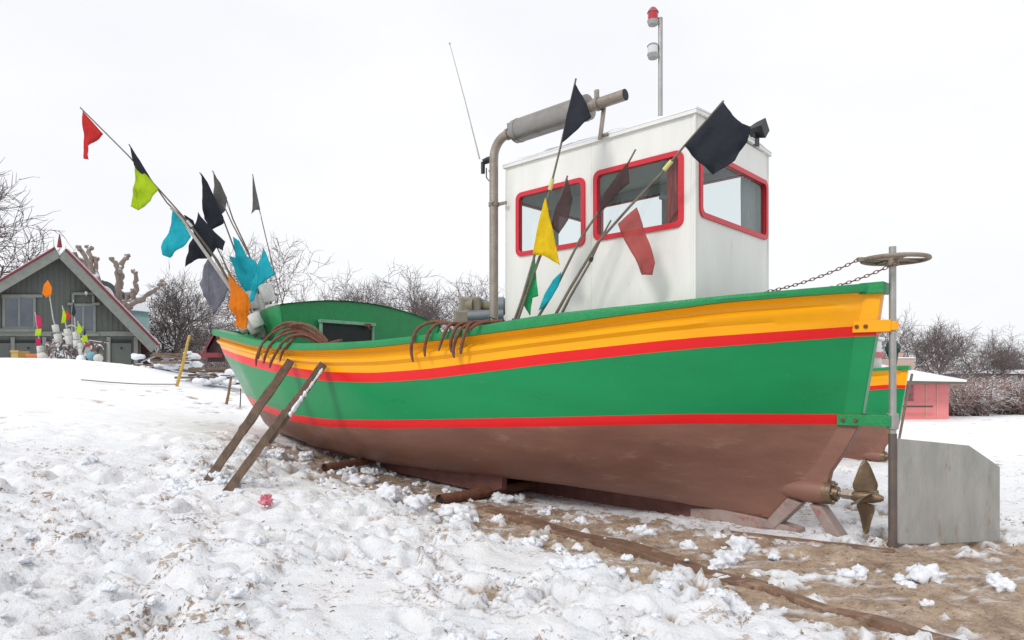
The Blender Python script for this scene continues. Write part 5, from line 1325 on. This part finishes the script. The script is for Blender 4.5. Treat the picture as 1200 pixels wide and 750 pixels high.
SHP = shrub_proto(); first = True
rr = random.Random(4)
def shrub(x, d, sc, label, sx=1.2):
    global first
    g = U(x, 0, d); o = SHP if first else copy_tree(SHP); first = False
    o.location = (g.x, d, float(base_h(g.x, g.y))); o.rotation_euler = (0, 0, rr.uniform(0, 6)); o.scale = (sc * sx, sc * sx, sc); o['label'] = label
HL = 'brown leafless hedge shrub dusted with snow, in the hedge right of the pink hut'
for i, x in enumerate(range(1114, 1216, 9)):
    shrub(x, 34 + rr.uniform(-1, 1.5), rr.uniform(.9, 1.1), HL)
for i, x in enumerate(range(1118, 1216, 11)):
    shrub(x, 39 + rr.uniform(-1, 1.5), rr.uniform(1.0, 1.25), 'taller brown hedge shrub in the back row, right of the pink hut')
for i, (x, d, s_) in enumerate([(206, 46, 1.0), (218, 45, 1.1), (228, 44, 1.3), (240, 44, 1.5), (258, 42, 1.3), (275, 42, 1.4), (233, 48, 1.6)]):
    shrub(x, d, s_, 'brown leafless shrub in the thicket between the gabled house and the bow')
# far wood closing the view
def far_wood():
    r = random.Random(2); K = MB()
    for i in range(2600):
        X = r.uniform(-95, 130); Y = r.uniform(74, 90); g = -.4 if X > 0 else .6; hgt = r.uniform(2.2, 4.4) * (1.0 if abs(X) < 200 else 1)
        p = Vector((X, Y, g)); Q = [p, p + Vector((r.gauss(0, .3), 0, hgt * .5)), p + Vector((r.gauss(0, .7), 0, hgt))]
        K.tube(Q, [.07, .05, .02], 3, cap=False)
        for k in range(7):
            c = Q[0].lerp(Q[2], r.uniform(.25, 1)); K.tube([c, c + Vector((r.gauss(0, .6), r.gauss(0, .4), r.uniform(.2, .9)))], [.03, .015], 3, cap=False)
    o = K.build('far_wood', TWIGB, None, smooth=0); tag(o, 'brown leafless wood closing the view far behind the boats', 'wood', kind='stuff')
far_wood()

# ================================================================== SMALL THINGS ON THE LEFT BANK
def stake(name, label, cat, a, b, d, r, m, group=None):
    p0, p1 = U(b[0], b[1], d), U(a[0], a[1], d); root_z = float(base_h(p0.x, p0.y)); mb = MB(); dn = (p0 - p1).normalized()
    q0 = p0 + dn * max(0, (p0.z - root_z) + .1); mb.tube([q0, q0.lerp(p1, .5) + Vector((.01, 0, 0)), p1], [r, r * .95, r * .85], 8); o = mb.build(name, m, None, org=p0); return tag(o, label, cat, group)
def find_d(x, y): return ray_ground(x, y, 5, 40).y
YP = mat('yellow_stake_paint', (.62, .40, .05), .7, (.35, .24, .08), 14, .9, dirt=(.2, .14, .08), dth=.55)
stake('yellow_stake', 'yellow painted stake leaning right, on the snow bank left of the bow', 'stake', (222, 393), (207, 453), find_d(207, 453), .035, YP)
d_ = find_d(265, 474); st = stake('wooden_post', 'short rusty brown post close to the left of the bow', 'post', (271, 441), (265, 474), d_, .03, mat('post_brown', (.28, .17, .08), .8, (.12, .07, .05), 12, .9))
mb = MB(); mb.box(U(264, 440, d_), (.09, 0, .0), (0, .03, 0), (0, 0, .012)); c_ = mb.build('cross_piece', WOOD, None); c_.parent = st; c_.location = -ORG[st.name]
stake('thin_stake', 'thin short dark stake between the brown post and the bow', 'stake', (282, 455), (281, 476), find_d(281, 476), .012, BLK)
P_ = [ray_ground(x, y, 8, 30) + Vector((0, 0, .05)) for x, y in ((95, 448), (130, 451), (165, 453), (207, 453))]
mb = MB(); mb.tube(P_, .012, 6); o = mb.build('ground_rope', mat('rope_brown', (.20, .14, .10), .9), None, org=P_[0]); tag(o, 'thin brown rope lying on the snow bank towards the yellow stake', 'rope')
# rack of buoy poles and gear in front of the house
Dg = 19.0
def G(x, y, d=Dg): return U(x, y, d)
gb = float(base_h(G(80, 0).x, Dg))
rack = empty('steel_rack', (G(85, 0).x, Dg, gb), 'grey steel tube rack among the snowy fishing gear in front of the house', 'rack')
for x_ in (62, 84, 104, 127):
    mb = MB(); mb.tube([Vector((G(x_, 0).x, Dg, gb - .1)), G(x_, 398 if x_ < 110 else 402)], .022, 8); mb.build('leg', GALV, rack)
mb = MB(); mb.tube([G(62, 398), G(104, 399), G(127, 402)], .018, 8); mb.build('top_bar', GALV, rack)
mb = MB(); mb.tube([G(84, 380), G(84, 398)], .02, 8); mb.tube([G(78, 383), G(84, 381), G(90, 384)], .02, 6); mb.build('head_fitting', GALV, rack)
mk3 = 'small marker flag poles standing among the gear in front of the house'
small = [('small pole with a bright orange drop shaped flag, highest of the group', [(70,404),(62,372),(56,333)], [('orange', [(56,328),(61,337),(60,346),(54,349),(50,344),(52,333)])]),
 ('small pole with a pink flag above lime and red ones, leftmost of the group', [(49,424),(46,400),(41,366)], [('pink', [(42,368),(48,372),(50,382),(46,388),(43,380)]), ('lime', [(42,386),(49,385),(48,393),(41,394)]), ('pink', [(42,396),(48,398),(47,405),(42,404)])]),
 ('small pole with a lime and red pennant at the middle of the group', [(82,404),(77,380),(73,358)], [('lime', [(74,360),(78,370),(77,378),(72,379)]), ('red', [(78,364),(83,370),(80,376),(77,372)])]),
 ('small pole with a dark blue pennant', [(91,410),(88,382),(86,352)], [('black', [(86,353),(89,366),(87,372),(84,368)])]),
 ('small pole with a lime flag right of the dark blue one', [(97,418),(94,398),(91,376)], [('lime', [(92,378),(97,386),(95,391),(89,389)])]),
 ('small pole with a black tip and lime flag, rightmost of the group', [(104,424),(101,402),(97,382)], [('black', [(98,383),(101,390),(98,396)]), ('lime', [(96,393),(102,393),(103,400),(96,402)]), ('fred', [(100,400),(105,403),(104,410),(99,408)])])]
for lb_, px_, fl in small: marker(lb_, px_[::1], Dg - .3, Dg - .5, fl, [(.12, .12, .09), (.3, .1, .08)], r0=.02, r1=.012, group=mk3, pm=POLEW)
r = random.Random(9)
fbm_ = [FOAM, SNOWM, mat('buoy_orange', (.7, .2, .05), .6), mat('net_float_grey', (.22, .24, .24), .7), mat('net_float_blue', (.15, .35, .40), .6)]
nb = MB()
for i in range(150):
    a = r.uniform(54, 118); p = G(a, r.uniform(398, 424) + abs(a - 80) * .10, Dg + r.uniform(-.5, .5)); q = p + Vector((r.gauss(0, .14), r.gauss(0, .1), r.gauss(0, .14)))
    nb.tube([p, p.lerp(q, .5) + Vector((0, 0, .03)), q], r.uniform(.012, .03), 5, m=r.choice((0, 1, 2)))
o = nb.build('snowy_gear', [SNOWM, mat('net_dark', (.10, .09, .08), .9), mat('net_pinkish', (.28, .16, .14), .9)], None, org=G(85, 420)); tag(o, 'tangle of snow covered net, rope and poles in front of the house', 'fishing gear', kind='stuff')
for i, (x_, y_, m_, lb_) in enumerate([(50, 418, 0, 'pale round float left of the rack'), (107, 417, 4, 'pale blue round float right of the rack'), (115, 420, 0, 'white round float at the right end of the gear'), (95, 421, 1, 'snowy round float in the middle of the gear')]):
    mb = MB(); mb.sphere(G(x_, y_, Dg - .55), .12, 14, 10); o = mb.build('round_float', fbm_[m_], None, org=G(x_, y_, Dg - .55)); tag(o, lb_, 'float', 'round floats in front of the house')
def crate(x0, y0, x1, y1, m, label):
    a, b = G(x0, y1, Dg + 1.2), G(x1, y0, Dg + 1.2); mb = MB(); t = .03; W_ = .45
    mb.abox(a.x, b.x, a.y, a.y + t, a.z, b.z); mb.abox(a.x, b.x, a.y + W_, a.y + W_ + t, a.z, b.z); mb.abox(a.x, a.x + t, a.y + t, a.y + W_, a.z, b.z); mb.abox(b.x - t, b.x, a.y + t, a.y + W_, a.z, b.z); mb.abox(a.x, b.x, a.y, a.y + W_, a.z - t, a.z)
    mb.abox(a.x - .02, b.x + .02, a.y - .02, a.y + t, b.z - .05, b.z + .01)
    o = mb.build('fish_crate', m, None, org=a); tag(o, label, 'crate', 'fish crates in front of the house')
crate(13, 411, 21, 425, mat('crate_yellow', (.45, .30, .08), .6), 'dull yellow crate in front of the left garage doors')
crate(31, 415, 43, 426, mat('crate_orange', (.55, .18, .06), .6), 'orange crate left of the gear')
# heaps of snowy boards between house and bow
r = random.Random(21)
for i, (x_, y_, lb_) in enumerate([(176, 424, 'snow covered stack of boards right of the house corner'), (196, 428, 'snow covered stack of boards beside the yellow stake'), (232, 432, 'snow covered heap of boards left of the bow'), (250, 446, 'low snowy heap of broken boards closest to the bow')]):
    g = ray_ground(x_, y_ + 6, 10, 40); root = empty('board_stack', g, lb_, 'board stack', 'board stacks between the house and the bow')
    for k in range(6):
        a = r.uniform(-.5, .5); c = g + Vector((r.gauss(0, .3), r.gauss(0, .2), .05 + .07 * k)); d = Vector((cos(a), sin(a), r.gauss(0, .06))).normalized()
        mb = MB(); timber(c - d * .6, c + d * .6, .06, .025, mb, seed=k); mb.build('board', WOOD, root, smooth=0)
    mb = MB()
    for k in range(40):
        c = g + Vector((max(-.8, min(.8, r.gauss(0, .45))), r.gauss(0, .2), .06 + abs(r.gauss(.08, .12)))); n0 = len(mb.v); rr_ = r.uniform(.05, .12)
        mb.sphere(c, rr_, 9, 6, (1.5, 1, .7))
        for i_ in range(n0, len(mb.v)):
            p = Vector(mb.v[i_]); mb.v[i_] = tuple(c + (p - c) * (1 + .5 * MN.noise(p * 9) + .3 * MN.noise(p * 25)))
    for k in range(0): mb.sphere(g + Vector((max(-.7, min(.7, r.gauss(0, .4))), r.gauss(0, .15), .12 + abs(r.gauss(.12, .14)))), r.uniform(.07, .16), 9, 6, (1.4, 1, .8), jit=.15)
    mb.build('snow_cover', SNOWM, root, smooth=80)
